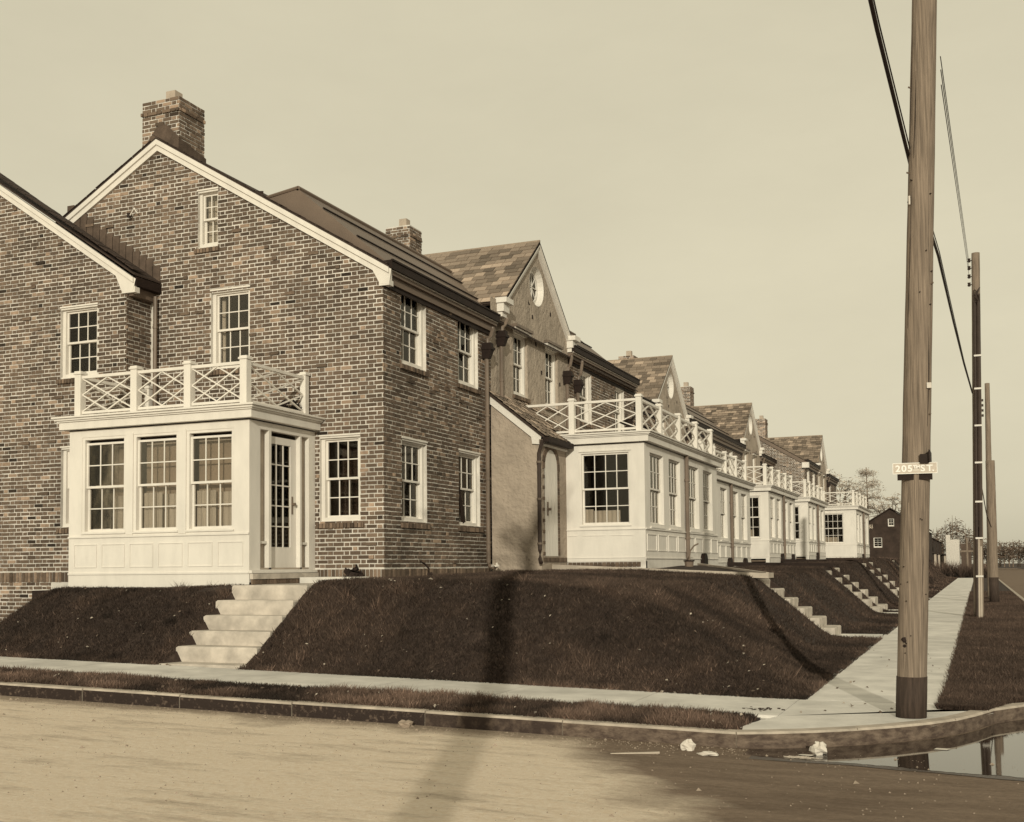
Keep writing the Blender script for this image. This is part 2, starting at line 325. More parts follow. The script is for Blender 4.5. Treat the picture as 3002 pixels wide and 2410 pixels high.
# ------------------------------------------------------------------ windows
def window(F, u0, u1, z0, z1, parent, cols=3, rows=4, rec=.10, case=.07, curtain=None, gap=0, loose=True, name='window', single=False, room=True, head=True, casing_proud=-.06, drop=0., sill=.09, shade=False):
    """sash window set in the wall plane F; upper sash proud of the lower one"""
    mb = MB(); W = 'white_paint'; B = F.box; fr = .035; mt = .018
    d0, d1 = -rec-.06, casing_proud
    B(mb, u0, u0+case, z0, z1, d0, d1, W); B(mb, u1-case, u1, z0, z1, d0, d1, W)
    B(mb, u0+case, u1-case, z1-case*.8, z1, d0, d1, W); B(mb, u0+case, u1-case, z0, z0+sill, d0, d1, W); B(mb, u0+.002, u1-.002, z0+.002, z0+.03, d1, d1+.035, W)
    if head: B(mb, u0-.012, u1+.012, z1+.002, z1+.03, -.03, .02, W); B(mb, u0+.001, u1-.001, z1-.03, z1, d1+.001, -.005, W)
    a, b = u0+case, u1-case; c, d = z0+sill, z1-case*.8-gap; mid = (c+d)/2 if not single else c
    panes = []
    def sash(c, d, dd0, dd1, rows, top=False):
        B(mb, a, a+fr, c, d, dd0, dd1, W); B(mb, b-fr, b, c, d, dd0, dd1, W); B(mb, a+fr, b-fr, c, c+fr*1.1, dd0, dd1, W); B(mb, a+fr, b-fr, d-fr, d, dd0, dd1, W)
        pa, pb, pc, pd = a+fr, b-fr, c+fr*1.1, d-fr; dm = (dd0+dd1)/2
        for i in range(1, cols):
            u = pa+(pb-pa)*i/cols; B(mb, u-mt/2, u+mt/2, pc, pd, dm-.009, dd1-.006, W)
        for i in range(1, rows):
            z = pc+(pd-pc)*i/rows; B(mb, pa, pb, z-mt/2, z+mt/2, dm-.0085, dd1-.0065, W)
        for i in range(cols):
            for j in range(rows):
                panes.append((pa+(pb-pa)*i/cols+mt/2+.001, pa+(pb-pa)*(i+1)/cols-mt/2-.001, pc+(pd-pc)*j/rows+mt/2+.001, pc+(pd-pc)*(j+1)/rows-mt/2-.001, dm-.004, dm))
    if single: sash(c, d, -rec-.04, -rec, rows)
    else:
        sash(mid-.02-drop, d-drop, -rec-.037, -rec, rows//2, True); sash(c, mid+.02, -rec-.078, -rec-.041, rows//2)
    if gap:
        B(mb, a, b, d, z1-case*.8, -rec-.10, -rec-.095, 'dark_wood')
    w = mb.build(name, parent)
    if loose:
        for p in panes: piece('pane', 'glass', F.mtx(*p), w)
    else:
        g = MB()
        for p in panes: F.box(g, *p, 'glass')
        g.build('pane', w)
    if curtain:
        cm = MB()
        for (fa, fb, fc, fd) in curtain:
            n = max(2, int((fb-fa)*(b-a)/.05))
            for i in range(n):
                ua = a+(b-a)*(fa+(fb-fa)*i/n); ub = a+(b-a)*(fa+(fb-fa)*(i+1)/n); q = .03 if i % 2 else 0
                cm.poly([F.p(ua, c+(d-c)*fc, -rec-.14-q), F.p(ub, c+(d-c)*fc, -rec-.17+q), F.p(ub, c+(d-c)*fd, -rec-.17+q), F.p(ua, c+(d-c)*fd, -rec-.14-q)], 'curtain')
        cm.build('curtain', w)
    if shade:
        cm = MB(); q = rec+.24; cm.poly([F.p(a-.02, c-.02, -q), F.p(b+.02, c-.02, -q), F.p(b+.02, d+.04, -q), F.p(a-.02, d+.04, -q)], 'shade'); cm.build('roller_shade', w)
    return w
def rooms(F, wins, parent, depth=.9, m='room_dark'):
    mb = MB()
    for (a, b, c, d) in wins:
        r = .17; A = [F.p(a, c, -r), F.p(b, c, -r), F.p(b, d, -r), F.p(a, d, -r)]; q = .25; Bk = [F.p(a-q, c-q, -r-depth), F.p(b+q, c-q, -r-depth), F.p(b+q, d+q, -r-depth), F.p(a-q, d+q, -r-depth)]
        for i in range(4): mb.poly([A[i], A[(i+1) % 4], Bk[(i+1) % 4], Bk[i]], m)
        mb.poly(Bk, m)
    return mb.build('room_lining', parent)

# ------------------------------------------------------------------ ground
def interp(v, pts):
    xs, ys = zip(*pts); return np.interp(v, xs, ys)
def zside(x, y):   # pavement level: rises gently along the cross street
    return -1.4+.02*np.clip(-1.75-x, 0, 60)
def sstep(t): t = np.clip(t, 0, 1); return t*t*(3-2*t)
BK_X, BK_Y = -1.75, 12.12
STAIRS = [22.4, 33.0, 35.0, 44.0, 47.0, 60.0]
def terrace(x, y):
    z = interp(y, [(12, -.15), (16.9, -.125), (21.4, -.06), (24, -.055), (30, -.045), (36, .0), (42, .08), (50, .2), (53, .27), (62, .24), (80, .2), (112, .0), (130, -.3)])
    z = z - .12*sstep((-9.2-x)/2.5)*sstep((17.5-y)/1)
    z = z - sstep((-14.30-x+np.clip(15-y, 0, 3)*-.85*-1)/1.9)*.75*sstep((18-y)/1)
    z = z - .062*np.clip(x+6.2, 0, 2.4)*sstep((36-y)/6)
    return z
def ground(x, y):
    x = np.asarray(x, float); y = np.asarray(y, float)
    dx = BK_X-x; dy = y-BK_Y
    tx = dx/2.35; ty = dy/1.85
    k = .16; h = np.clip(.5+.5*(ty-tx)/k, 0, 1); t = ty*(1-h)+tx*h-k*h*(1-h)       # rounded corner
    t = np.clip(t, 0, 1); a = .27*(1-h*.75)*0+np.where(tx < ty, .27, .07)
    a_s = interp(y, [(14, .12), (19.5, .38)]); a = .07+(a_s-.07)*h
    q = (t-a)/(.97-a); q0 = -a/(.97-a)
    sp = .5*(q+np.sqrt(q*q+.008))-.5*(q0+np.sqrt(q0*q0+.008)); p = 1-.5*((1-sp)+np.sqrt((1-sp)**2+.012)); p = np.clip(p, 0, 1)
    z0 = zside(x, y)
    return z0+(terrace(x, y)-z0)*p
def grid_obj(name, xs, ys, zf, m, kind='structure', smooth=True):
    X, Y = np.meshgrid(xs, ys, indexing='ij'); Z = zf(X, Y); n, k = X.shape
    v = np.stack([X, Y, Z], -1).reshape(-1, 3); idx = np.arange(n*k).reshape(n, k)
    f = np.stack([idx[:-1, :-1], idx[1:, :-1], idx[1:, 1:], idx[:-1, 1:]], -1).reshape(-1, 4)
    me = bpy.data.meshes.new(name); me.from_pydata(v.tolist(), [], f.tolist()); me.materials.append(MATS[m]); me.polygons.foreach_set('use_smooth', [smooth]*len(f)); me.update()
    return link(bpy.data.objects.new(name, me), None, kind)
def sheet(name, pts, m, kind='structure', parent=None, z=None, thick=0):
    mb = MB(); mb.poly(pts, m)
    if thick:
        n = len(pts)
        for i in range(n):
            a, b = Vector(pts[i]), Vector(pts[(i+1) % n]); dn = Vector((0, 0, -thick)); mb.poly([a, a+dn, b+dn, b], m)
    return mb.build(name, parent, kind)
hills = sheet('ground', [(-900, -600, -1.75), (900, -600, -1.75), (900, 1800, -1.75), (-900, 1800, -1.75)], 'soil')
xs = np.concatenate([np.arange(-26, -6, .25), np.arange(-6, BK_X+.001, .125)]); xs[-1] = BK_X
ys = np.concatenate([[BK_Y], np.arange(BK_Y+.06, 24, .12), np.arange(24, 60, .5), np.arange(60, 131, 2)])
def bankz(X, Y):
    e = np.clip(np.minimum((BK_X-X), (Y-BK_Y))/.6, 0, 1)*np.clip((15.5-Y)/1.5+(X+4.6)/1.5, 0, 1)
    z = ground(X, Y)+e*(.035*np.sin(X*1.7+Y*.9)*np.sin(Y*1.3-X*.6)+.014*np.sin(X*4.3+Y*2)*np.sin(Y*5.1-X*2.6)+.008*np.sin(X*9.1)*np.sin(Y*11))
    c = ((X > -10.0) & (X < -8.77) & (Y < 15.1)) | ((X > -10.7) & (X < -8.9) & (Y > 14.5) & (Y < 17))
    for s in STAIRS: c = c | ((Y > s+.06) & (Y < s+1.04) & (X > -4.05))
    return z-.45*c
grid_obj('lawn_terrace', xs, ys, bankz, 'soil')
# road: dirt cross street and side street
def roadz(X, Y): return np.where(X < -1.75, -1.53+.02*(-1.75-X), -1.535)+.008*np.sin(X*2.3+Y)*np.sin(Y*1.7)*0
grid_obj('road', np.concatenate([np.arange(-60, -12, 2.), np.arange(-12, 14, .5), np.arange(14, 60, 4.)]), np.arange(-40, 14.1, 1.), roadz, 'dirt_road')
sheet('side_street', [(1.6, 14, -1.54), (9, 14, -1.54), (9, 320, -1.54), (1.6, 320, -1.54)], 'dirt_road')

# pavements, slab by slab
pv = MB(); pv.poly([(-60, 10.7, zside(-60, 0)-.03), (-1.7, 10.7, -1.43), (-1.7, 12.4, -1.43), (-60, 12.4, zside(-60, 0)-.03)], 'concrete')
pv.poly([(-1.9, 9.6, -1.43), (-.4, 10.7, -1.43), (.1, 11.8, -1.43), (-1.9, 12.2, -1.43)], 'concrete')
pave = pv.build('pavement', None, 'structure')
def slab(x0, x1, y0, y1, parent, n='paving_slab'):
    mb = MB(); g = .007; j = lambda: rnd.uniform(-.0025, .0025); P = [(x0+g, y0+g), (x1-g, y0+g), (x1-g, y1-g), (x0+g, y1-g)]
    mb.hexa([(x, y, float(zside(x, y))-.04) for x, y in P]+[(x, y, float(zside(x, y))+j()) for x, y in P], 'concrete', (1+rnd.uniform(-.10, .06),)*3)
    return mb.build(n, parent)
x = -1.75
while x > -20: slab(x-1.5, x, 10.76, 12.13, pave); x -= 1.5
x = -20
pm = MB(); pm.poly([(-60, 10.76, float(zside(-60, 0))), (-21.25, 10.76, float(zside(-21.25, 0))), (-21.25, 12.13, float(zside(-21.25, 0))), (-60, 12.13, float(zside(-60, 0)))], 'concrete'); pm.build('far_paving', pave, 'stuff')
sp_ = MB(); sp_.poly([(-1.75, 12.1, -1.43), (-.35, 12.1, -1.43), (-.35, 112, -1.43), (-1.75, 112, -1.43)], 'concrete'); side = sp_.build('side_pavement', None, 'structure')
y = 12.13
while y < 60: slab(-1.75, -.37, y, y+1.5, side); y += 1.5
sm = MB()
while y < 112: sm.box(-1.745, -.375, y+.004, y+1.495, -1.42, -1.4+rnd.uniform(-.002, .002), 'concrete'); y += 1.5
sm.build('far_paving', side, 'stuff')
# kerb polyline (outer top edge) and corner slab
KC = [(-1.9, 9.56), (-1.62, 9.68), (-1.30, 9.86), (-.98, 10.10), (-.70, 10.36), (-.44, 10.66), (-.22, 11.0), (-.05, 11.4), (.10, 11.85), (.42, 12.35), (.82, 12.85), (1.22, 13.5), (1.5, 14.3), (1.6, 15.3), (1.62, 16.5)]
cs = MB(); inner = []
def offs(P, d):
    out = []
    for i, p in enumerate(P):
        a = Vector(P[max(i-1, 0)]); b = Vector(P[min(i+1, len(P)-1)]); t = (b-a).normalized(); out.append((p[0]-t.y*d, p[1]+t.x*d))
    return out
KI = offs(KC, .15)
corner = [(KI[0][0], KI[0][1])]+KI[1:9]+[(-.02, 11.72), (-.37, 11.72), (-.37, 12.126), (-1.75, 12.126), (-1.75, 10.762), (-1.9, 10.2)]
cs.poly([(x, y, -1.401) for x, y in corner], 'concrete'); cs.build('corner_slab', pave)
kb = thing('kerb', 'long pale concrete kerb with dark stained face curving round the street corner', 'kerb', loc=(-1.9, 9.6, -1.5))
def kerb_stone(P, Pi, face, zt, drop=.17):
    mb = MB(); j = rnd.uniform(-.004, .004)
    for i in range(len(P)-1):
        a, b, c, d = P[i], P[i+1], Pi[i+1], Pi[i]; za, zb = zt(a[0])+j, zt(b[0])+j
        o = Vector((a[0]-d[0], a[1]-d[1])); o.normalize(); r = .018
        mb.poly([(a[0]-o.x*r, a[1]-o.y*r, za), (b[0]-o.x*r, b[1]-o.y*r, zb), (*c, zb), (*d, za)], 'kerb_top')
        mb.poly([(a[0], a[1], za-r), (b[0], b[1], zb-r), (b[0]-o.x*r, b[1]-o.y*r, zb), (a[0]-o.x*r, a[1]-o.y*r, za)], 'kerb_top')
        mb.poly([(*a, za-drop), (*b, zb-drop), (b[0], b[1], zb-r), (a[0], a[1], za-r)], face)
    a, d = P[0], Pi[0]; mb.poly([(*a, zt(a[0])-drop), (*d, zt(a[0])-drop), (*d, zt(a[0])+j), (*a, zt(a[0])+j)][::-1], 'kerb_top')
    a, d = P[-1], Pi[-1]; mb.poly([(*a, zt(a[0])-drop), (*d, zt(a[0])-drop), (*d, zt(a[0])+j), (*a, zt(a[0])+j)], 'kerb_top')
    o = mb.build('kerb_stone', kb); o.matrix_parent_inverse = Matrix.Translation(-kb.location); return o
zk = lambda x: float(zside(x, 0))+.004
x = -1.9
while x > -24:
    L = 1.35+rnd.uniform(-.1, .3); xa = x-L; n = 6; P = [(xa+(L-.008)*i/n, 9.56+rnd.uniform(-.006, .006)) for i in range(n+1)]; Pi = [(q[0], 9.71) for q in P]
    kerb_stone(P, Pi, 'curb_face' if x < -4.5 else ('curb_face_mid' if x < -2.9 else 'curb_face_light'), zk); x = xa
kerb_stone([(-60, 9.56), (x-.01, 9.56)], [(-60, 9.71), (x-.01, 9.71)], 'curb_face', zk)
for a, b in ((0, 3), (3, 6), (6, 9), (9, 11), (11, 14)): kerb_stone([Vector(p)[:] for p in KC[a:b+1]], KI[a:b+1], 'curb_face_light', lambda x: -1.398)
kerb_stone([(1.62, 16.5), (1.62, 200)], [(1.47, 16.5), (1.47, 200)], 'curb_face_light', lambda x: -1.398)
# verge soil sheets
sheet('verge_soil', [(-60, 9.71, float(zside(-60, 0))-.02), (-1.95, 9.71, -1.415), (-1.85, 10.0, -1.415), (-1.9, 10.7, -1.415), (-60, 10.7, float(zside(-60, 0))-.02)], 'soil')
sheet('verge_soil', [(-.36, 11.74, -1.415), (-.02, 11.74, -1.415), (.28, 12.4, -1.415), (.68, 12.95, -1.415), (1.08, 13.6, -1.415), (1.36, 14.4, -1.415), (1.47, 16.5, -1.415), (1.47, 200, -1.415), (-.36, 200, -1.415)], 'soil')
# puddle
rp = []
low = [(-2.5, 9.50), (-2.1, 9.36), (-1.7, 9.24), (-1.3, 9.16), (-.95, 9.14), (-.6, 9.09), (-.35, 9.0), (.1, 8.96), (.7, 8.8), (1.6, 8.9), (2.4, 9.6)]
up = [(2.6, 12.9), (1.25, 13.5), (.84, 12.83), (.44, 12.33), (.12, 11.83), (-.01, 11.38), (-.18, 10.96), (-.40, 10.62), (-.67, 10.32), (-.96, 10.06), (-1.29, 9.82), (-1.61, 9.64), (-1.9, 9.55), (-2.5, 9.55)]
def wig(P, amp, n=10):
    out = []
    for a, b in zip(P, P[1:]):
        for i in range(n): t = i/n; out.append((a[0]+(b[0]-a[0])*t+rnd.uniform(-amp, amp), a[1]+(b[1]-a[1])*t+rnd.uniform(-amp, amp)))
    out.append(P[-1]); return out
def puddle_water(): sheet('puddle', [(x, y, -1.529) for x, y in wig(low, .016)+up], 'puddle_water')
puddle_water()
mud = [(x*1.0-.0, y-.10-.05*math.sin(x*7), -1.5305) for x, y in low]; sheet('wet_mud', [(x, y+rnd.uniform(-.02, .02), z) for x, y, z in [(mud[0][0]-.6, 9.52, -1.5305)]+mud]+[(2.6, 12.9, -1.5305)]+[(x, y, -1.5305) for x, y in up[1:]]+[(-2.9, 9.56, -1.5305)], 'wet_mud')
# small stones and grit on the road
gm = MB()
for i in range(2600):
    if rnd.random() < .6: gx = rnd.uniform(-12, 1.5); gy = 9.52-abs(rnd.gauss(0, .22))
    else: gx = rnd.uniform(-9, 2); gy = rnd.uniform(5.6, 9.5)
    if gx > -.9 and gy > 9.6: continue
    gs = rnd.uniform(.004, .012)*(2.2 if rnd.random() < .04 else 1); gz = float(roadz(gx, gy)); a = rnd.random()*6
    P_ = [Vector((gx+math.cos(a+k*2.1)*gs*rnd.uniform(.7, 1.4), gy+math.sin(a+k*2.1)*gs*rnd.uniform(.7, 1.4), gz-.002)) for k in range(3)]; T_ = Vector((gx, gy, gz+gs*.8)); tt = (rnd.uniform(.5, 1.3),)*3
    for k in range(3): gm.poly([P_[k], P_[(k+1) % 3], T_], 'rock', tt)
gm.build('grit', None, 'stuff', label='loose grit and small stones scattered on the dirt road', cat='gravel')

# ------------------------------------------------------------------ grass blades
def vnoise(X, Y, sc, seed):
    g = np.random.RandomState(seed).rand(64, 64); x = X*sc; y = Y*sc; i = np.floor(x).astype(int); j = np.floor(y).astype(int); u = x-i; v = y-j; u = u*u*(3-2*u); v = v*v*(3-2*v)
    a = lambda p, q: g[p % 64, q % 64]
    return (a(i, j)*(1-u)+a(i+1, j)*u)*(1-v)+(a(i, j+1)*(1-u)+a(i+1, j+1)*u)*v
def fbm(X, Y, sc, seed): return (vnoise(X, Y, sc, seed)+.6*vnoise(X, Y, sc*2.3, seed+1)+.4*vnoise(X, Y, sc*5.1, seed+2))/2.
def grass(name, N, fx, label, zf, hmin=.03, hmax=.075, wid=.008, tone=(.55, 1.5), lean=.6, cat='grass', patchy=1.):
    X, Y = fx(N); N = len(X); Z = zf(X, Y)
    big = fbm(X, Y, .9, 3); cl = fbm(X, Y, 4.5, 9); patch = np.clip((big-.5)*3.2+.45+(cl-.5)*1.8, 0, 1.3); patch = .5+(patch-.5)*patchy
    keep = npr.rand(N) < np.clip(.25+1.1*cl+.35*(big-.5), .12, 1); X = X[keep]; Y = Y[keep]; Z = Z[keep]; patch = patch[keep]; N = len(X)
    h = hmin+(hmax-hmin)*(npr.rand(N)**1.5)*(.4+1.3*patch); a = npr.rand(N)*6.283; wx = np.cos(a)*wid; wy = np.sin(a)*wid
    lx = (npr.rand(N)-.5)*2*lean*h; ly = (npr.rand(N)-.5)*2*lean*h
    v = np.empty((N, 3, 3)); v[:, 0] = np.stack([X-wx, Y-wy, Z-.012], -1); v[:, 1] = np.stack([X+wx, Y+wy, Z-.012], -1); v[:, 2] = np.stack([X+lx, Y+ly, Z+h], -1)
    me = bpy.data.meshes.new(name); me.vertices.add(N*3); me.vertices.foreach_set('co', v.ravel()); me.loops.add(N*3); me.loops.foreach_set('vertex_index', np.arange(N*3, dtype=np.int32))
    me.polygons.add(N); me.polygons.foreach_set('loop_start', np.arange(0, N*3, 3, dtype=np.int32)); me.polygons.foreach_set('loop_total', np.full(N, 3, dtype=np.int32))
    at = me.attributes.new('tone', 'FLOAT_COLOR', 'FACE'); t = tone[0]+(tone[1]-tone[0])*(npr.rand(N)*.5+patch*.5); t = t*np.where(npr.rand(N) < .06, 2.4, 1.)*(.45+1.0*patch); arr = np.ones((N, 4)); arr[:, 0] = t; arr[:, 1] = t*.98; arr[:, 2] = t*.94
    at.data.foreach_set('color', arr.ravel()); me.materials.append(MATS['grass']); me.update(); me.validate()
    return link(bpy.data.objects.new(name, me), None, 'stuff', label, cat)
def clear(X, Y):
    k = ~((X > -10.02) & (X < -8.72) & (Y < 14.1)) & ~((X > -10.7) & (X < -8.8) & (Y > 13.8) & (Y < 17)) & ~((X > -14.35) & (X < -10.6) & (Y > 15.02)) & ~((Y > 16.95) & (X < -9.27)) & ~((X < -14.2) & (Y > 16.3)) & ~((Y > 21.45) & (X < -8.1)) & ~((Y > 23) & (X < -6.38))
    for s in STAIRS: k &= ~((Y > s-.03) & (Y < s+1.15) & (X > -4.1))
    return k
def near_bank(N):
    X = -18+npr.rand(N)*16.25; Y = BK_Y+.0+npr.rand(N)**1.0*4.9; k = clear(X, Y) & (npr.rand(N) < np.clip(16.5/np.hypot(X, Y), .3, 1.4)**2*.9); return X[k], Y[k]
def far_bank(N):
    Y = 17+40*npr.rand(N)**1.6; X = -8-0*Y; X = BK_X-npr.rand(N)*np.where(Y < 30, 7.0, 4.4); k = clear(X, Y); return X[k], Y[k]
grass('bank_grass', 620000, near_bank, 'short dark rough turf on the sloping corner bank', bankz, .02, .055, .0075, lean=1.1, patchy=.5)
grass('terrace_grass', 280000, far_bank, 'dark turf on the bank beside the side pavement', bankz, .025, .06, .010, lean=1.1, patchy=.5)
def end_bank(N):
    Y = 56+57*npr.rand(N); X = BK_X-npr.rand(N)*6; k = clear(X, Y); return X[k], Y[k]
grass('end_grass', 60000, end_bank, 'dark turf on the far end of the bank', bankz, .05, .10, .03)
def verge(N):
    X = -18+npr.rand(N)*16.1; Y = 9.72+npr.rand(N)*1.03+.05*np.sin(X*3.1)*(npr.rand(N) > .5); k = (X < -1.86-.12*np.abs(np.sin(Y*9))) ; return X[k], Y[k]
def verge2(N):
    Y = 11.72+48*npr.rand(N)**2.2; xmax = np.interp(Y, [11.7, 12.4, 12.95, 13.6, 14.4, 16.5], [.02, .26, .68, 1.06, 1.36, 1.46]); X = -.37+(npr.rand(N)**1.1)*(xmax+.37); X = X-.03*np.abs(np.sin(Y*7))*(npr.rand(N) > .6); return X, Y
flatz = lambda X, Y: zside(X, Y)-.012
grass('verge_grass', 170000, verge, 'dry brown strip of grass between kerb and pavement', flatz, .03, .07, .006, (.9, 2.2), .9)
grass('side_verge_grass', 190000, verge2, 'brown grass strip right of the side pavement under the poles', flatz, .03, .07, .007, (1.0, 2.1), .9, patchy=.25)
def fringe(N):
    k = N//3
    X = np.concatenate([-16+npr.rand(k)*14.2, np.full(k, BK_X)+npr.rand(k)*.07, -16+npr.rand(k)*14]); Y = np.concatenate([BK_Y-npr.rand(k)*.06, BK_Y+npr.rand(k)**1.5*30, 9.70-npr.rand(k)*.04]); return X, Y
grass('edge_grass', 24000, lambda N: (lambda X, Y: (X[clear(X, Y)], Y[clear(X, Y)]))(*fringe(N)), 'ragged grass blades hanging over the pavement edges', lambda X, Y: zside(X, Y)-.0, .02, .06, .005, (.6, 1.6), 1.2)

# dead leaves and scraps blown over bank, verge and gutter
lm = MB()
for i in range(360):
    k_ = rnd.random()
    if k_ < .55: lx, ly = rnd.uniform(-14, -2), rnd.uniform(12.2, 14.6); lz = float(bankz(np.array(lx), np.array(ly)))+.04
    elif k_ < .75: lx, ly = rnd.uniform(-12, -2), rnd.uniform(9.75, 10.7); lz = float(zside(lx, 0))+.03
    elif k_ < .9: lx, ly = rnd.uniform(-12, -1.9), rnd.choice((10.8, 12.08))+rnd.gauss(0, .03); lz = float(zside(lx, 0))+.006
    else: lx, ly = rnd.uniform(-1.7, -.4), rnd.uniform(10.9, 20); lz = -1.394
    if -10.1 < lx < -8.7 and ly > 12.2: continue
    q = rnd.uniform(.012, .028); n_ = Vector((rnd.gauss(0, .5), -.6+rnd.gauss(0, .3), 1)).normalized(); a_ = n_.orthogonal().normalized(); c_ = n_.cross(a_); th = rnd.random()*6; e_ = a_*math.cos(th)+c_*math.sin(th); g_ = n_.cross(e_); o_ = Vector((lx, ly, lz))
    lm.poly([o_-e_*q, o_-g_*q*.6+n_*q*.2, o_+e_*q, o_+g_*q*.6+n_*q*.2], 'leaf_pale' if rnd.random() < .5 else 'leaf_mid', (rnd.uniform(.4, 1.1),)*3)
lm.build('dead_leaves', None, 'stuff', label='dead leaves and scraps scattered over the bank and pavement', cat='leaves')
# taller weed tufts standing out of the turf
def weeds(N):
    cx = -14+npr.rand(70)*12; cy = 12.15+npr.rand(70)**.8*2.4; i = npr.randint(0, 70, N); X = cx[i]+npr.randn(N)*.05; Y = cy[i]+npr.randn(N)*.04; k = clear(X, Y) & (X < BK_X) & (Y > BK_Y-.02); return X[k], Y[k]
grass('weed_tufts', 7000, weeds, 'taller rough tufts dotted over the corner bank', bankz, .05, .13, .005, (.6, 1.6), 1.0, cat='weeds')

# ------------------------------------------------------------------ steps
def stair_flight(name, label, steps, M='step_stone', group=None, loc=(0, 0, 0)):
    t = thing(name, label, 'stairs', group, loc)
    for (x0, x1, y0, y1, z0, z1) in steps:
        mb = MB(); r = .02; j = lambda: rnd.uniform(-.006, .006)
        # worn block with a rounded nose on every top edge
        a = [(x0, y0, z0), (x1, y0, z0), (x1, y1, z0), (x0, y1, z0)]; b = [(x0+j(), y0+j(), z1-r), (x1+j(), y0+j(), z1-r), (x1, y1, z1-r), (x0, y1, z1-r)]; c = [(x0+r, y0+r, z1), (x1-r, y0+r, z1), (x1-r, y1-r, z1), (x0+r, y1-r, z1)]
        for i in range(4):
            k = (i+1) % 4; mb.poly([a[i], a[k], b[k], b[i]], M); mb.poly([b[i], b[k], c[k], c[i]], M)
        mb.poly(c, M); o = mb.build('step', t); o.matrix_parent_inverse = Matrix.Translation(-Vector(loc))
    return t
st = []
X0, X1 = -10.03, -8.74
fronts = [(12.50, -1.02), (12.82, -.83), (13.10, -.63), (13.38, -.43), (13.72, -.225)]
for i, (y, z) in enumerate(fronts):
    yb = fronts[i+1][0]+.06 if i < 4 else 14.6; st.append((X0+rnd.uniform(-.02, .02), X1+rnd.uniform(-.02, .02), y, yb, z-.24, z))
st.append((X0-.1, X1+.05, 12.16, 12.56, -1.4, -1.225))
stair_flight('stone_steps', 'broad pale stone steps climbing the bank to the left sun porch', st, loc=(-9.4, 12.3, -1.2))
order = ['nearest flight of white steps on the side street bank, under the plank end', 'left flight of the first pair of steps beyond the plank', 'right flight of the first pair of steps beyond the plank', 'left flight of the second pair of steps along the bank', 'right flight of the second pair of steps, just left of the big pole', 'small farthest steps on the bank near the last porch']
for s, lab in zip(STAIRS, order):
    L = []; xf = [-2.55, -2.825, -3.10, -3.37, -3.64, -3.92]
    ztop = float(terrace(-4, s))
    zs_ = [-1.215+i*((ztop-.1+1.215)/5) for i in range(6)]
    for i in range(6): L.append((xf[i]-.30 if i < 5 else xf[i]-.5, xf[i], s, s+1.1, zs_[i]-.23, zs_[i]))
    stair_flight('white_steps', lab, L, group='steps on the side street bank', loc=(-3.1, s+.5, -1.3))
    wk = MB(); wk.box(-2.6, -1.76, s+.02, s+1.08, -1.5, -1.385, 'concrete'); wk.build('entrance_walk', None, 'structure')
# landing and walk at the left porch
ld = MB(); ld.box(-10.62, -8.75, 14.55, 16.96, -.5, -.235, 'step_stone'); ld.box(-10.62, -10.56, 15.03, 16.96, -.15, -.062, 'step_stone')
ld.box(-10.55, -9.55, 16.35, 16.955, -.3, -.135, 'concrete'); landing = ld.build('landing', None, 'structure')
loose_bricks(FY(-10.60), [[15.04+i*.096+.006, 15.04+i*.096+.088, -.232, -.155, .02+rnd.random()*.006, .4+.7*rnd.random()] for i in range(20)], landing)

# ------------------------------------------------------------------ corner house
GY, FXX = 16.974, -9.276           # gable wall plane y, facade plane x
RX, RZ = -14.06, 8.10              # ridge
def roofz(x, dz=0, rx=RX): return RZ+dz-(.605*(x-rx) if x > rx else .56*(rx-x))
class Top:
    def __init__(s, f, br): s.f = f; s.breaks = br
    def __call__(s, u): return s.f(u)
house = thing('brick_house', 'brick corner house with steep gable, tall chimney and small left wing, nearest the street corner', 'house', loc=(-9.3, 17, -.2))
PI_ = Matrix.Translation(-house.location)
_o = MB.build
def hb(mb, name, parent=None, *a, **k):
    o = _o(mb, name, parent, *a, **k)
    if parent is not None and parent.type == 'EMPTY': o.matrix_parent_inverse = Matrix.Translation(-parent.location)
    return o
MB.build = hb
# gable wall
Fg = FX(GY); winG = [(-10.54, -9.735, .80, 2.30), (-12.85, -12.0, 3.64, 5.10)]; winA = [(-13.15, -12.70, 5.93, 7.0)]
gholes = winG+winA
gt = Top(lambda u: roofz(u)-.10, [RX])
mbm = MB(); wall(mbm, Fg, -16.6, FXX, -.6, gt, gholes, 'mortar'); 
door_b = [(-10.62, FXX, 0, 0)]
under_porch = lambda u, z: (-14.3 < u < -10.66 and z < 2.45) or (u < -14.2 and z < 5.2)
gb = bricks(Fg, -16.6, FXX+.012, .0, gt, gholes, skip=under_porch)
# facade wall
Ff = FY(FXX); winF = [(17.62, 18.60, .80, 2.28), (19.98, 21.0, .80, 2.28), (17.62, 18.60, 3.60, 4.98), (19.98, 20.95, 3.60, 4.98)]
FEND = 21.47
wall(mbm, Ff, GY, FEND+.15, -.6, flat(5.12), winF, 'mortar'); mbm.build('wall', house)
fbk = bricks(Ff, GY-.012, FEND+.13, 0., flat(5.06), winF, phase=.06)
sg = soldiers(Fg, -10.6, FXX+.012, -.2, .2); sf = soldiers(Ff, GY-.012, FEND, -.2, .2)
# the bricks that show largest are parts of their own, the rest one part
def rank(F, L):
    out = []
    for q in L:
        c = F.p((q[0]+q[1])/2, (q[2]+q[3])/2); dist = c.length; cosv = abs(F.n.dot(c.normalized())); px = cam.matrix_world.inverted() @ c; ax = px.x/-px.z*39.93/36+.5
        vis = ax > 0 and not (F is Fg and -14.4 < q[0] < -10.6 and q[2] < 2.5)
        out.append(((q[1]-q[0])*(q[3]-q[2])*cosv/dist**2 if vis else 0, F, q))
    return out
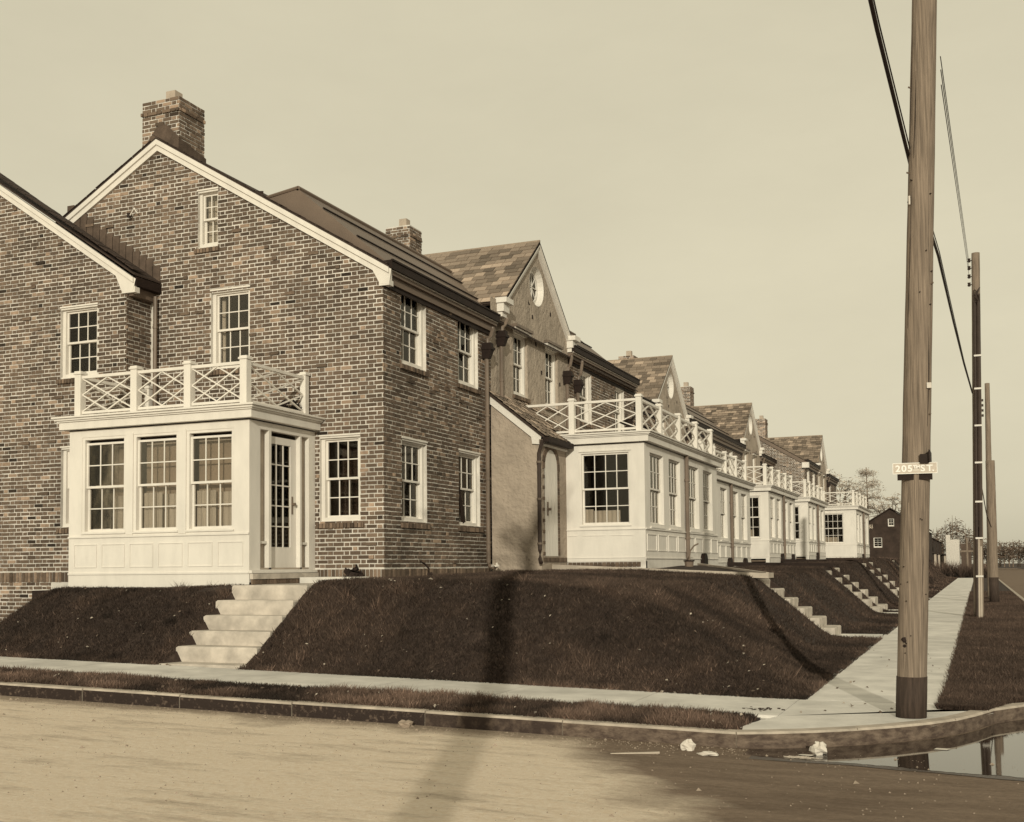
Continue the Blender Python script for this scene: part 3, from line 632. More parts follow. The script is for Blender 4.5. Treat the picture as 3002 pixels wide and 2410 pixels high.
# wing
WY, WX = 16.322, -14.215
Fw = FX(WY); winW = [(-15.78, -14.90, 3.60, 4.93), (-15.74, -14.9, .80, 2.30)]
wt = Top(lambda u: 5.25-.665*(u-(-14.05)) if u > -19 else 5.25+.665*(-14.05+19), []); 
mbw = MB(); wall(mbw, Fw, -18.8, WX, -1.3, wt, winW, 'mortar')
Fr = FY(WX); wall(mbw, Fr, WY, GY, -.8, flat(5.3), [], 'mortar'); mbw.build('wing_wall', house)
inv = lambda u, z: u < -17.9 or (u > -14.28 and z < 2.4 and u > -14.0)
wb = bricks(Fw, -18.0, WX+.012, 0.0, wt, winW, skip=inv)+bricks(Fw, -18.0, WX+.012, -.2-.0745*12, flat(-.21), [(-15.95, -14.2, -.5, -.2)])
sw = soldiers(Fw, -18.0, WX, -.2, .2)
rb = bricks(Fr, WY-.012, GY-.01, 2.5, flat(5.1), [])
allb = rank(Fg, gb)+rank(Ff, fbk)+rank(Fw, wb); allb.sort(key=lambda q: -q[0])
small = set(id(q[2]) for q in allb[:205])
big = allb[:205]
for _, F, q in big: loose_bricks(F, [q], house)
sq = sg+sills(Fg, winG[:1])
for q in sg[:18]: pass
loose_bricks(Fg, sg, house, 'soldier_brick'); loose_bricks(Fg, sills(Fg, winG+winA), house, 'sill_brick'); loose_bricks(Ff, sills(Ff, winF), house, 'sill_brick')
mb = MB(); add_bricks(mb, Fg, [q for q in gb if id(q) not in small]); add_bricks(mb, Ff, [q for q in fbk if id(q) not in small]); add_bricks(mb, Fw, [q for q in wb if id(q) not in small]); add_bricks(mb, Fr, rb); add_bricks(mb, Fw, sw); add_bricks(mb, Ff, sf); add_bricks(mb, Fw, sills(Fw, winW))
mb.build('small_brick', house, 'stuff')
cur2 = [(0, 1, 0, .95)]
window(Fg, *winG[0], house); window(Fg, *winG[1], house, curtain=[(0, .12, 0, 1)]); window(Fg, *winA[0], house, cols=2, case=.055, curtain=[(0, 1, 0, 1)])
window(Fw, *winW[0], house); window(Fw, *winW[1], house)
for i, q in enumerate(winF): window(Ff, *q, house, curtain=([(0, .45, 0, 1), (.62, 1, 0, 1)] if i != 1 else None))
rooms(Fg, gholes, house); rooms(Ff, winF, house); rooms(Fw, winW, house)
mb = MB(); # timber stick leaning in the far lower window
Mx = Ff.bar(20.35, .88, 20.12, 1.55, .13, -.09, -.06); piece('leaning_board', 'dark_metal', Mx, house)
# rakes
def rake(mb, F, pts, w, d0, d1, m='white_paint'):
    for (ua, za), (ub, zb) in zip(pts, pts[1:]):
        mb.hexa([F.p(ua, za-w, d0), F.p(ub, zb-w, d0), F.p(ub, zb, d0), F.p(ua, za, d0), F.p(ua, za-w, d1), F.p(ub, zb-w, d1), F.p(ub, zb, d1), F.p(ua, za, d1)], m)
mb = MB()
EAV = -9.13
gp = [(-16.75, roofz(-16.75)), (RX, RZ), (EAV, roofz(EAV))]
rake(mb, Fg, gp, .20, -.05, .05); rake(mb, Fg, [(a, b+.012) for a, b in gp], .10, .05, .085)
mb.poly([Fg.p(EAV-.33, roofz(EAV-.33)-.19, .052), Fg.p(EAV-.18, roofz(EAV)-.26, .052), Fg.p(EAV+.0, roofz(EAV)-.27, .052), Fg.p(EAV+.04, roofz(EAV)-.02, .052), Fg.p(EAV-.25, roofz(EAV-.25)-.05, .052)], 'white_paint')
mb.box(EAV-.2, EAV+.0, GY-.05, GY+.1, roofz(EAV)-.29, roofz(EAV)-.2, 'white_paint')
mb.build('rake_board', house)
# roof
def roof_slab(mb, F, pts, depth, th, m):
    for (ua, za), (ub, zb) in zip(pts, pts[1:]):
        mb.hexa([F.p(ua, za, -depth), F.p(ub, zb, -depth), F.p(ub, zb+th, -depth), F.p(ua, za+th, -depth), F.p(ua, za, .09), F.p(ub, zb, .09), F.p(ub, zb+th, .09), F.p(ua, za+th, .09)], m)
mb = MB(); roof_slab(mb, Fg, [(-19.6, roofz(-19.6)+.012), (RX, RZ+.012), (EAV, roofz(EAV)+.012)], 15.3, .03, 'shingle_dark'); roof = mb.build('roof', house)
# shingle butts along the rake
for k in range(26):
    t = k/25; xx = EAV-.1+(RX-EAV+.1)*t; piece('shingle', 'shingle_dark', Matrix.Translation((xx, GY+.05, roofz(xx)+.052+rnd.uniform(0, .01))) @ Matrix.Rotation(math.atan(.605), 4, 'Y') @ Matrix.Diagonal((.2, .30+rnd.uniform(-.02, .02), .012, 1)), roof)
for k in range(12):
    t = k/12; xx = -16.7+(RX+16.7)*t; piece('shingle', 'shingle_dark', Matrix.Translation((xx, GY+.05, roofz(xx)+.052+rnd.uniform(0, .012))) @ Matrix.Rotation(-math.atan(.56), 4, 'Y') @ Matrix.Diagonal((.24, .31, .012, 1)), roof)
def metal_ridge(parent, y0, y1, dz=0, ex=-9.16, hip=True, xo=0.):
    """raised sheet metal roof over the front slope, seamed lengthwise"""
    mb = MB(); ez = roofz(ex)+.06+dz; ax, az = -11.05, 6.80+dz; bx, bz = -11.75, roofz(-11.75)+dz
    P = lambda x, z, y: (x+xo, y, z)
    q = (az-ez)/(ax-ex)
    mb.poly([P(ex, ez, y0), P(ex, ez, y1), P(ax, az, y1), P(ax, az, y0)], 'roof_metal'); mb.poly([P(ax, az, y0), P(ax, az, y1), P(bx, bz, y1), P(bx, bz, y0)], 'roof_metal')
    mb.poly([P(ex, ez, y0), P(ax, az, y0), P(bx, bz, y0)], 'roof_metal'); mb.poly([P(ex, ez, y1), P(ax, az, y1), P(bx, bz, y1)], 'roof_metal')
    r = mb.build('metal_roof', parent)
    s = MB(); s.tube([P(ax, az+.01, y0), P(ax, az+.01, y1)], .045, 'roof_metal', 8)
    s.tube([P(ax, az+.02, y0), P(bx, bz+.02, y0)], .03, 'roof_metal', 6); s.build('ridge_roll', r)
    for t in (.36, .72):
        xx = ex+(ax-ex)*t; zz = ez+(az-ez)*t; s = MB(); s.tube([P(xx, zz+.03, y0), P(xx, zz+.03, y1)], .018, 'dark_metal', 5); s.build('roof_seam', r)
    return r
metal_ridge(house, GY+.10, 23.6)
def gutter(parent, y0, y1, z, x=-9.08, m='dark_metal'):
    mb = MB(); mb.box(FXX+(x+9.08), x+.0, y0, y1, z-.15, z, m); mb.box(x-.02, x+.018, y0-.005, y1+.005, z-.02, z+.012, m)
    mb.build('gutter', parent)
    mb = MB(); o = x+9.08; mb.box(FXX+o+.001, FXX+o+.13, y0, y1, z-.23, z-.152, 'roof_metal'); mb.box(FXX+o+.001, FXX+o+.155, y0, y1, z-.17, z-.151, 'white_paint_worn'); mb.box(FXX+o+.001, FXX+o+.07, y0, y1, z-.36, z-.231, 'roof_metal'); mb.box(FXX+o+.001, FXX+o+.035, y0, y1, z-.44, z-.361, 'dark_metal'); mb.build('cornice', parent)
gutter(house, GY-.04, FEND+.2, 5.26)
def downspout(parent, x, y, ztop, zbot, r=.045, hopper=True, m='pipe_metal', zgut=None, shoe=True):
    mb = MB(); pts = [(x+.09, y, ztop), (x+.09, y, zbot+.12)]
    if shoe: pts += [(x+.12, y-.02, zbot+.05), (x+.25, y-.05, zbot)]
    mb.tube(pts, r, m, 10)
    for zz in np.arange(zbot+.5, ztop, 1.3): mb.tube([(x+.09, y, zz), (x+.09, y, zz+.04)], r*1.3, m, 10)
    d = mb.build('downspout', parent)
    if hopper:
        h = MB(); z = ztop; w = .085
        h.hexa([(x+.01, y-.06, z-.08), (x+.16, y-.06, z-.08), (x+.16, y+.06, z-.08), (x+.01, y+.06, z-.08), (x+.01, y-w, z+.10), (x+.22, y-w, z+.10), (x+.22, y+w, z+.10), (x+.01, y+w, z+.10)], 'dark_metal')
        h.box(x+.0, x+.24, y-w-.015, y+w+.015, z+.10, z+.15, 'dark_metal'); h.box(x+.01, x+.21, y-w+.01, y+w-.01, z+.15, z+.24, 'dark_metal'); h.build('rain_hopper', d)
        g = MB(); zg = zgut or z+.55; g.tube([(x+.12, y, z+.2), (x+.12, y, z+.32), (x+.14, y+.10, z+.40), (x+.16, y+.16, zg-.05), (x+.16, y+.16, zg)], .04, m, 8); g.build('gutter_elbow', d)
    return d
downspout(house, FXX, 21.20, 4.35, -.02, hopper=True, zgut=4.95)
# wing roof, gutter, pipe
mb = MB(); wp = [(-19, wt(-19)+.08), (-14.02, wt(-14.05)+.06)]; rake(mb, Fw, wp, .19, -.03, .05); rake(mb, Fw, [(a, b+.012) for a, b in wp], .09, .05, .085)
mb.poly([Fw.p(-14.45, 5.42, .052), Fw.p(-14.30, 5.10, .052), Fw.p(-14.05, 5.08, .052), Fw.p(-13.98, 5.30, .052), Fw.p(-14.2, 5.42, .052)], 'white_paint'); mb.box(-14.3, -14.0, WY-.05, WY+.08, 5.06, 5.16, 'white_paint'); mb.build('wing_rake_board', house)
mb = MB(); F = Fw
for (ua, za), (ub, zb) in zip([(-19, wt(-19)+.09), (-13.98, 5.36)], [(-13.98, 5.36)]): mb.hexa([F.p(ua, za, -.66), F.p(ub, zb, -.66), F.p(ub, zb+.03, -.66), F.p(ua, za+.03, -.66), F.p(ua, za, .09), F.p(ub, zb, .09), F.p(ub, zb+.03, .09), F.p(ua, za+.03, .09)], 'shingle_dark')
wr = mb.build('wing_roof', house)
for k in range(24):
    xx = -14.1-k*.2; piece('shingle', 'shingle_dark', Matrix.Translation((xx, WY+.06+rnd.uniform(-.01, .01), 5.40-.665*(xx+13.98)+.05+rnd.uniform(0, .012))) @ Matrix.Rotation(math.atan(.665), 4, 'Y') @ Matrix.Diagonal((.22, .32, .014, 1)), wr)
mb = MB(); mb.box(WX+.02, WX+.24, WY-.03, GY+.0, 5.18, 5.34, 'dark_metal'); mb.box(WX+.001, WX+.12, WY+.02, GY, 5.02, 5.178, 'roof_metal'); mb.build('wing_gutter', house)
downspout(house, WX+.10, 16.86, 5.1, 2.7, r=.038, hopper=False, shoe=False)
mb = MB()  # soot stained stepped flashing where the wing roof meets the gable
for k in range(14):
    xx = -14.0-k*.16; zz = 5.36-.665*(xx+13.98); mb.box(xx-.17, xx, GY-.026, GY-.012, zz-.02, zz+.36+rnd.uniform(-.02, .02), 'soot')
mb.build('flashing', house)
def chimney(parent, x0, x1, y0, y1, zb, zt, n_loose=0, cap=True):
    mb = MB(); mb.box(x0+.01, x1-.01, y0+.01, y1-.01, zb, zt-.01, 'mortar')
    F1 = FX(y0+.01); F2 = FY(x1-.01); F3 = FY(x1-.01)
    A = bricks(F1, x0, x1, zb, flat(zt), [], white=.3); B_ = bricks(F2, y0, y1, zb, flat(zt), [], white=.12)
    for L in (A, B_):
        for q in L:
            if zt-.36 < q[2] < zt-.26: q[4] += .03
            q[5] = q[5]*1.25
    loose = sorted(A, key=lambda q: -q[2])[:n_loose]; ids = set(id(q) for q in loose)
    add_bricks(mb, F1, [q for q in A if id(q) not in ids]); add_bricks(mb, F2, B_)
    c = mb.build('chimney', parent)
    loose_bricks(F1, loose, c)
    xm, ym = (x0+x1)/2+.05, (y0+y1)/2-.05
    f = MB(); f.box(xm-.11, xm+.11, ym-.11, ym+.11, zt-.05, zt+.24, 'flue'); f.build('chimney_pot', c)
    return c
ch = chimney(house, -14.66, -13.78, 17.22, 17.98, 7.6, 9.03, 70)
mb = MB(); mb.poly([(-14.67, 17.19, 7.85), (-13.77, 17.19, 7.9), (-13.77, 17.19, 8.22), (-14.06, 17.19, 8.5), (-14.25, 17.19, 8.52), (-14.45, 17.19, 8.30), (-14.67, 17.19, 8.02)], 'soot'); mb.poly([(-13.755, 17.18, 7.8), (-13.755, 18.0, 7.8), (-13.755, 18.0, 8.05), (-13.755, 17.18, 8.2)], 'soot'); mb.build('chimney_flashing', ch)
# spotlight-like bracket lamp scraps on the gable
# back and side shell
mb = MB(); mb.poly([(-19.3, GY, -.5), (-19.3, 32, -.5), (-19.3, 32, 5.3), (-19.3, GY, 5.3)], 'mortar'); mb.build('rear_wall', house)

# ------------------------------------------------------------------ slates
def slate_roof(parent, A, U, V, nu, nv, m='slate', loose=True, name='slate', tri=None, w=.28, e=.19):
    """A top-left corner, U along course, V down slope; slates w wide, e exposed"""
    N = U.cross(V).normalized()
    if N.z < 0: N = -N
    U = U.normalized(); V = V.normalized(); mb = MB()
    for j in range(nv):
        off = (w/2 if j % 2 else 0); i = 0; u = -off
        while u < nu:
            ww = w*rnd.uniform(.82, 1.15); a = max(u, 0); b = min(u+ww-.011, nu); u += ww
            if b-a < .05: continue
            c = (a+b)/2; v = (j+.5)*e
            if tri and not tri(c, v): continue
            t = .30+.5*rnd.random(); t = t*1.7 if rnd.random() < .28 else t
            p = A+U*c+V*(v)+N*(.018+rnd.random()*.006); vv = V*(e+.06)+N*.032
            M = Matrix(((U.x*(b-a), vv.x, N.x*.014, p.x), (U.y*(b-a), vv.y, N.y*.014, p.y), (U.z*(b-a), vv.z, N.z*.014, p.z), (0, 0, 0, 1)))
            tt = tn(round(t*10)/10+.05)
            if loose: piece(name, m, M, parent, tt)
            else:
                q = [M @ Vector(k) for k in ((-.5, -.5, -.5), (.5, -.5, -.5), (.5, .5, -.5), (-.5, .5, -.5), (-.5, -.5, .5), (.5, -.5, .5), (.5, .5, .5), (-.5, .5, .5))]
                mb.hexa(q, m, tt)
    if not loose: mb.build('slates', parent, 'stuff')
# ------------------------------------------------------------------ stucco gabled house builder
def round_window(F, u, z, r, parent, hs):
    mb = MB(); n = 28; R0 = r*1.12
    pts = [(math.cos(2*math.pi*i/n), math.sin(2*math.pi*i/n)) for i in range(n)]
    for i in range(n):
        a, b = pts[i], pts[(i+1) % n]
        sa = hs/max(abs(a[0]), abs(a[1])); sb = hs/max(abs(b[0]), abs(b[1]))
        mb.poly([F.p(u+a[0]*R0, z+a[1]*R0), F.p(u+b[0]*R0, z+b[1]*R0), F.p(u+b[0]*sb, z+b[1]*sb), F.p(u+a[0]*sa, z+a[1]*sa)], 'stucco_rough')
        mb.poly([F.p(u+a[0]*R0, z+a[1]*R0, .004), F.p(u+b[0]*R0, z+b[1]*R0, .004), F.p(u+b[0]*r*.98, z+b[1]*r*.98, -.14), F.p(u+a[0]*r*.98, z+a[1]*r*.98, -.14)], 'white_paint')
        mb.poly([F.p(u+a[0]*r, z+a[1]*r, -.13), F.p(u+b[0]*r, z+b[1]*r, -.13), F.p(u+b[0]*r*.8, z+b[1]*r*.8, -.11), F.p(u+a[0]*r*.8, z+a[1]*r*.8, -.11)], 'white_paint')
        mb.poly([F.p(u+b[0]*r*.8, z+b[1]*r*.8, -.11), F.p(u+a[0]*r*.8, z+a[1]*r*.8, -.11), F.p(u+a[0]*r*.8, z+a[1]*r*.8, -.16), F.p(u+b[0]*r*.8, z+b[1]*r*.8, -.16)], 'white_paint')
    w = mb.build('round_window', parent)
    for k in range(4):
        t = math.pi*k/4+.02; piece('muntin', 'white_paint', F.bar(u-math.cos(t)*r*.8, z-math.sin(t)*r*.8, u+math.cos(t)*r*.8, z+math.sin(t)*r*.8, .018, -.142-.001*k, -.12), w)
    g = MB(); g.poly([F.p(u+a[0]*r*.81, z+a[1]*r*.81, -.15) for a in pts], 'glass'); g.build('pane', w)
    g = MB(); g.poly([F.p(u+a[0]*r*1.5, z+a[1]*r*1.5, -.45) for a in pts], 'curtain'); g.build('blind', w)
def gable_house(name, label, xf, yc, hw, dz, wins, y0, y1, loose=True, zoc=6.27, rear=-14.2, detail=True):
    t = thing(name, label, 'house', 'stucco gabled houses in the row', loc=(xf, yc, 0)); F = FY(xf)
    ap = 7.28+dz; sl = .84; tp = Top(lambda u: ap-sl*abs(u-yc) if abs(u-yc) < hw else ap-sl*hw, [yc-hw+.001, yc, yc+hw-.001])
    holes = [w+() for w in wins]; hs = .53
    mb = MB(); wall(mb, F, y0, y1, -.3, Top(lambda u: tp(u)-.04, tp.breaks), holes+[(yc-hs, yc+hs, zoc+dz-hs, zoc+dz+hs)], 'stucco_rough', skipreveal=False, rev=.1)
    # putlog holes left dark in the render
    for (du, z) in ((-1.4, 5.9), (-.3, 5.5), (.9, 5.8), (1.4, 5.1), (-.1, 4.9), (-.95, 4.6), (.25, 4.3), (1.5, 4.2), (1.2, 6.3), (-.6, 6.95)):
        zz = z+dz
        if zz < tp(yc+du)-.25 and not any(a-.05 < yc+du < b+.05 and c-.1 < zz < d+.1 for a, b, c, d in wins): F.box(mb, yc+du-.03, yc+du+.03, zz-.045, zz+.045, .001, .012, 'dark_wood')
    mb.build('wall', t)
    round_window(F, yc, zoc+dz, .41, t, hs)
    for w in wins:
        window(F, *w, t, curtain=[(0, 1, 0, 1)] if detail else None, loose=detail, cols=3)
        mb = MB(); F.box(mb, w[0]-.08, w[1]+.08, w[3]+.06, w[3]+.12, -.01, .13, 'pipe_metal'); F.box(mb, w[0]-.05, w[1]+.05, w[3]+.0, w[3]+.06, -.01, .09, 'white_paint_worn'); mb.build('window_hood', t)
    if detail: loose_bricks(F, sills(F, wins), t, 'sill_brick')
    rooms(F, wins, t)
    # rakes with kicked cornice returns
    mb = MB(); P = [(yc-hw, ap-sl*hw), (yc, ap), (yc+hw, ap-sl*hw)]
    rake(mb, F, P, .19, -.02, .06); rake(mb, F, [(a, b+.012) for a, b in P], .085, .06, .10)
    mb.build('rake_board', t)
    for s in (-1, 1):
        mb = MB(); u = yc+s*(hw+.10); z = ap-sl*hw; F.box(mb, u-.16, u+.16, z-.30, z-.06, -.02, .16, 'white_paint'); F.box(mb, u-.20, u+.20, z-.12, z-.01, -.02, .24, 'white_paint'); F.box(mb, u-.12, u+.12, z-.40, z-.30, -.02, .11, 'white_paint'); mb.build('cornice_return', t)
    # roof: two slopes running back to the main roof
    mb = MB(); o = .10
    for s in (-1, 1):
        a = [Vector((xf+o, yc, ap+.02)), Vector((rear, yc, ap+.02)), Vector((rear, yc+s*(hw+.12), ap-sl*(hw+.12)+.02)), Vector((xf+o, yc+s*(hw+.12), ap-sl*(hw+.12)+.02))]
        mb.poly(a, 'shingle_dark'); mb.poly([q+Vector((0, 0, -.03)) for q in a], 'shingle_dark'); mb.poly([a[0], a[3], a[3]+Vector((0, 0, -.05)), a[0]+Vector((0, 0, -.05))], 'shingle_dark')
    rf = mb.build('roof', t)
    V = Vector((0, -1, -sl)); slen = hw*math.hypot(1, sl)
    slate_roof(rf, Vector((xf+o, yc, ap+.03)), Vector((-1, 0, 0)), V, 4.6, int((slen+.12)/.19), loose=loose)
    mb = MB(); mb.box(rear, xf+o, yc-.02, yc+.02, ap+.02, ap+.075, 'slate', (.9, .87, .83)); mb.build('ridge_cap', rf)
    return t
def plain_house(name, label, xf, y0, y1, dz, wins, gable=False, group='brick houses in the row'):
    t = thing(name, label, 'house', group, loc=(xf, (y0+y1)/2, 0)); F = FY(xf); off = xf-FXX
    mb = MB(); wall(mb, F, y0, y1, -.3, flat(5.15+dz), wins, 'mortar'); mb.build('wall', t)
    bl = bricks(F, y0, y1, 2.4+dz, flat(5.1+dz), wins); mb = MB(); add_bricks(mb, F, bl); add_bricks(mb, F, sills(F, wins)); mb.build('small_brick', t, 'stuff')
    for w in wins: window(F, *w, t, curtain=[(0, 1, 0, 1)], loose=False)
    rooms(F, wins, t)
    ex = EAV+off; mb = MB(); rz = lambda x: roofz(x-off, dz)
    a = [(ex, y0, rz(ex)+.03), (ex, y1, rz(ex)+.03), (RX+off, y1, rz(RX+off)+.03), (RX+off, y0, rz(RX+off)+.03)]; mb.poly(a, 'shingle_dark')
    mb.poly([(RX+off, y0, rz(RX+off)+.03), (RX+off, y1, rz(RX+off)+.03), (-19.3, y1, rz(-19.3)+.03), (-19.3, y0, rz(-19.3)+.03)], 'shingle_dark')
    mb.build('roof', t)
    gutter(t, y0-.02, y1+.02, 5.26+dz, x=-9.08+off)
    # end walls so the row stays closed
    for yy, s in ((y0, -1), (y1, 1)):
        mb = MB(); Fe = FX(yy); tp = Top(lambda u: rz(u)-.02, [RX+off]); wall(mb, Fe, -19.2, xf, -.3, tp, [], 'mortar')
        if gable and s < 0:
            bl = bricks(Fe, -13.0, xf, 2., Top(lambda u: rz(u)-.12, [RX+off]), []); add_bricks(mb, Fe, bl)
            rake(mb, Fe, [(RX+off, rz(RX+off)), (ex, rz(ex))], .20, -.05, .06, 'roof_metal'); mb.box(ex-.25, ex+.1, yy-.08, yy+.2, rz(ex)-.3, rz(ex)-.02, 'white_paint')
        mb.build('end_wall', t)
    return t
D1 = .22
G1 = gable_house('stucco_house', 'stuccoed house with steep slate gable and round window, joined to the corner house', FXX, 24.35, 2.12, D1, [(22.86, 23.72, 3.78, 5.20), (24.86, 25.72, 3.78, 5.20)], 21.62, 26.5, True)
F2h = plain_house('brick_row_house', 'brick house with metal roof right of the nearest stucco gable', FXX, 26.5, 32.3, D1, [(27.3, 28.3, 3.7, 5.05), (30.4, 31.3, 3.7, 5.05)])
metal_ridge(F2h, 26.9, 32.2, D1-.05)
X2 = -9.90
F2b = plain_house('brick_row_house', 'narrow set back brick bay left of the second stucco gable', X2, 32.3, 37.0, .1, [(33.2, 34.0, 3.6, 4.9)])
G2 = gable_house('stucco_house', 'second stucco gable along the row with slate slope and round window', X2, 39.2, 2.15, .1, [(37.7, 38.5, 3.7, 5.1), (39.8, 40.6, 3.7, 5.1)], 37.0, 41.4, True)
F3 = plain_house('brick_row_house', 'brick house with broad plain roof between second and third gables', X2, 41.4, 52.3, .22, [(43.2, 44.0, 3.8, 5.1), (45.6, 46.4, 3.8, 5.1), (49.2, 50.1, 3.8, 5.1)])
metal_ridge(F3, 41.8, 52.2, .22, xo=X2-FXX)
G3 = gable_house('stucco_house', 'third stucco gable along the row with mottled slate slope', X2, 54.6, 2.25, .42, [(52.9, 53.7, 3.9, 5.3), (55.0, 55.8, 3.9, 5.3)], 52.3, 57.0, False, detail=False)
F3b = plain_house('brick_row_house', 'short brick bay with dark overhanging eave beyond the third gable', X2, 57.0, 61.0, .25, [(58.2, 59.0, 3.8, 5.1)])
X3 = -8.3
F4 = plain_house('brick_row_house', 'far projecting brick house showing its brick end gable', X3, 61.0, 66.2, .25, [(62.0, 62.9, 3.8, 5.1), (64.2, 65.1, 3.8, 5.1)], gable=True)
G4 = gable_house('stucco_house', 'farthest stucco gable of the row with slate slope', X3, 68.3, 2.1, .2, [(66.8, 67.6, 3.8, 5.2), (68.9, 69.7, 3.8, 5.2)], 66.2, 70.4, False, rear=-13.5, detail=False)
F5 = plain_house('brick_row_house', 'last brick house at the far end of the row', X3, 70.4, 75.5, .15, [(71.5, 72.4, 3.8, 5.1)])
c1 = chimney(G1, -14.45, -13.72, 26.6, 27.3, 6.5, 9.15); c2 = chimney(F2b, -14.2, -13.5, 47.2-.0, 47.9, 6.5, 9.12); c2.parent = F3; c2.matrix_parent_inverse = Matrix.Translation(-F3.location)
c3 = chimney(G3, -14.1, -13.4, 57.2, 58.0, 6.5, 9.22); c4 = chimney(F4, -12.9, -12.2, 72.5, 73.3, 6.5, 9.25)

# entry bump beside the first stucco house
Fe = FX(21.49); Fd = FY(-8.143)
mb = MB(); tp = Top(lambda u: 3.44-.80*(u+9.276), []); wall(mb, Fe, FXX+.05, -8.143, -.3, tp, [], 'stucco')
wall(mb, Fd, 21.49, 23.04, -.3, flat(2.56), [(21.70, 22.46, .22, 2.02)], 'stucco', rev=.12); 
# arch fill above the door head
n = 14; uc, hw_, zs2 = 22.08, .38, 2.02
mb.build('entry_wall', G1)
mb = MB(); arch = [(uc-hw_*math.cos(math.pi*i/n), zs2+.40*math.sin(math.pi*i/n)**.8) for i in range(n+1)]
mb.poly([Fd.p(a, b, .006) for a, b in arch]+[Fd.p(uc+hw_, .22, .006), Fd.p(uc-hw_, .22, .006)], 'white_paint'); 
for k in range(1, 4): Fd.box(mb, uc-hw_+k*.19-.005, uc-hw_+k*.19+.005, .22, 2.0, .007, .012, 'white_paint_worn')
dr = mb.build('arched_door', G1)
mb = MB(); Fd.box(mb, uc-.26, uc-.22, 1.05, 1.33, .007, .03, 'pipe_metal'); mb.tube([Fd.p(uc-.24, 1.18, .02), Fd.p(uc-.24, 1.18, .09)], .03, 'pipe_metal', 10); mb.build('door_handle', dr)
for i in range(n):
    a0, a1 = arch[i], arch[i+1]; o = 1.34
    q = lambda p, s: (uc+(p[0]-uc)*s, zs2-.02+(p[1]-zs2)*s)
    mb = MB(); A, B_, C, D_ = a0, a1, q(a1, o), q(a0, o); g = .07
    mb.hexa([Fd.p(*A, -.01), Fd.p(*B_, -.01), Fd.p(*C, -.01), Fd.p(*D_, -.01), Fd.p(A[0], A[1], .02), Fd.p(B_[0]+(A[0]-B_[0])*g, B_[1]+(A[1]-B_[1])*g, .02), Fd.p(C[0]+(D_[0]-C[0])*g, C[1]+(D_[1]-C[1])*g, .02), Fd.p(*D_, .02)], 'brick', tn(.45+.5*rnd.random())); mb.build('arch_brick', G1)
for k in range(24):
    for s in (-1, 1):
        z = .24+k*.075; u = uc+s*(hw_+.06)
        if s > 0 or k % 3 == 0: piece('jamb_brick', 'brick', Fd.mtx(u-.055, u+.055, z, z+.063, -.01, .014), G1, tn(round((.5+.6*rnd.random())*8)/8+.02))
bs = [[u, u+.088, .10, .19, .02, .5+.5*rnd.random()] for u in np.arange(21.6, 23.0, .1)]; loose_bricks(Fd, bs, G1, 'base_brick')
mb = MB(); rake(mb, Fe, [(FXX, 3.60), (-8.16, 2.70)], .19, -.02, .05)
mb.poly([Fe.p(-8.35, 2.85, .052), Fe.p(-8.30, 2.50, .052), Fe.p(-8.12, 2.48, .052), Fe.p(-8.10, 2.68, .052)], 'white_paint'); Fd.box(mb, 21.5, 23.0, 2.46, 2.56, .001, .05, 'white_paint'); mb.build('entry_rake_board', G1)
mb = MB(); a = [Vector((FXX, 21.40, 3.64)), Vector((-8.02, 21.40, 2.635)), Vector((-8.02, 22.86, 2.635)), Vector((-8.45, 22.86, 2.98)), Vector((-8.45, 24.4, 2.98)), Vector((FXX, 24.4, 3.64))]
mb.poly(a, 'shingle_dark'); mb.poly([v+Vector((0, 0, -.04)) for v in a], 'shingle_dark'); mb.poly([a[0], a[1], a[1]+Vector((0, 0, -.05)), a[0]+Vector((0, 0, -.05))], 'shingle_dark'); er = mb.build('entry_roof', G1)
slate_roof(er, Vector((FXX, 21.40, 3.65)), Vector((0, 1, 0)), Vector((1.256, 0, -1.005)), 3.0, 10, tri=lambda c, v: not (c > 1.46 and v > 1.05), w=.24, e=.16)
mb = MB(); mb.box(-8.05, -7.92, 21.38, 22.93, 2.52, 2.62, 'dark_metal'); mb.box(-8.143, -8.05, 21.42, 22.9, 2.50, 2.58, 'pipe_metal'); mb.build('gutter', G1)
dsp = MB(); dsp.tube([(-8.06, 21.40, 2.56), (-8.15, 21.42, 2.30), (-8.15, 21.42, .35), (-8.15, 21.42, .16), (-8.10, 21.35, .08)], .042, 'conduit', 10)
for z in (.45, 1.35, 2.1): dsp.tube([(-8.15, 21.42, z), (-8.15, 21.42, z+.04)], .055, 'pipe_metal', 10)
dsp.build('downspout', G1)
downspout(G1, FXX, 21.98, 4.75, 3.42, r=.04, zgut=5.3, shoe=False); downspout(F2h, FXX, 26.15, 4.55, 2.9, r=.045, zgut=5.2, shoe=False); downspout(F2h, FXX, 26.95, 4.45, 2.9, r=.045, zgut=5.2, shoe=False)
downspout(G2, X2, 37.1, 4.7, 2.9, r=.05, zgut=5.3, shoe=False); downspout(G2, X2, 41.3, 4.7, 2.9, r=.05, zgut=5.3, shoe=False); downspout(G3, X2, 57.2, 4.8, 3., r=.05, zgut=5.4, shoe=False); downspout(G4, X3, 70.6, 4.7, 3., r=.05, zgut=5.3, shoe=False)

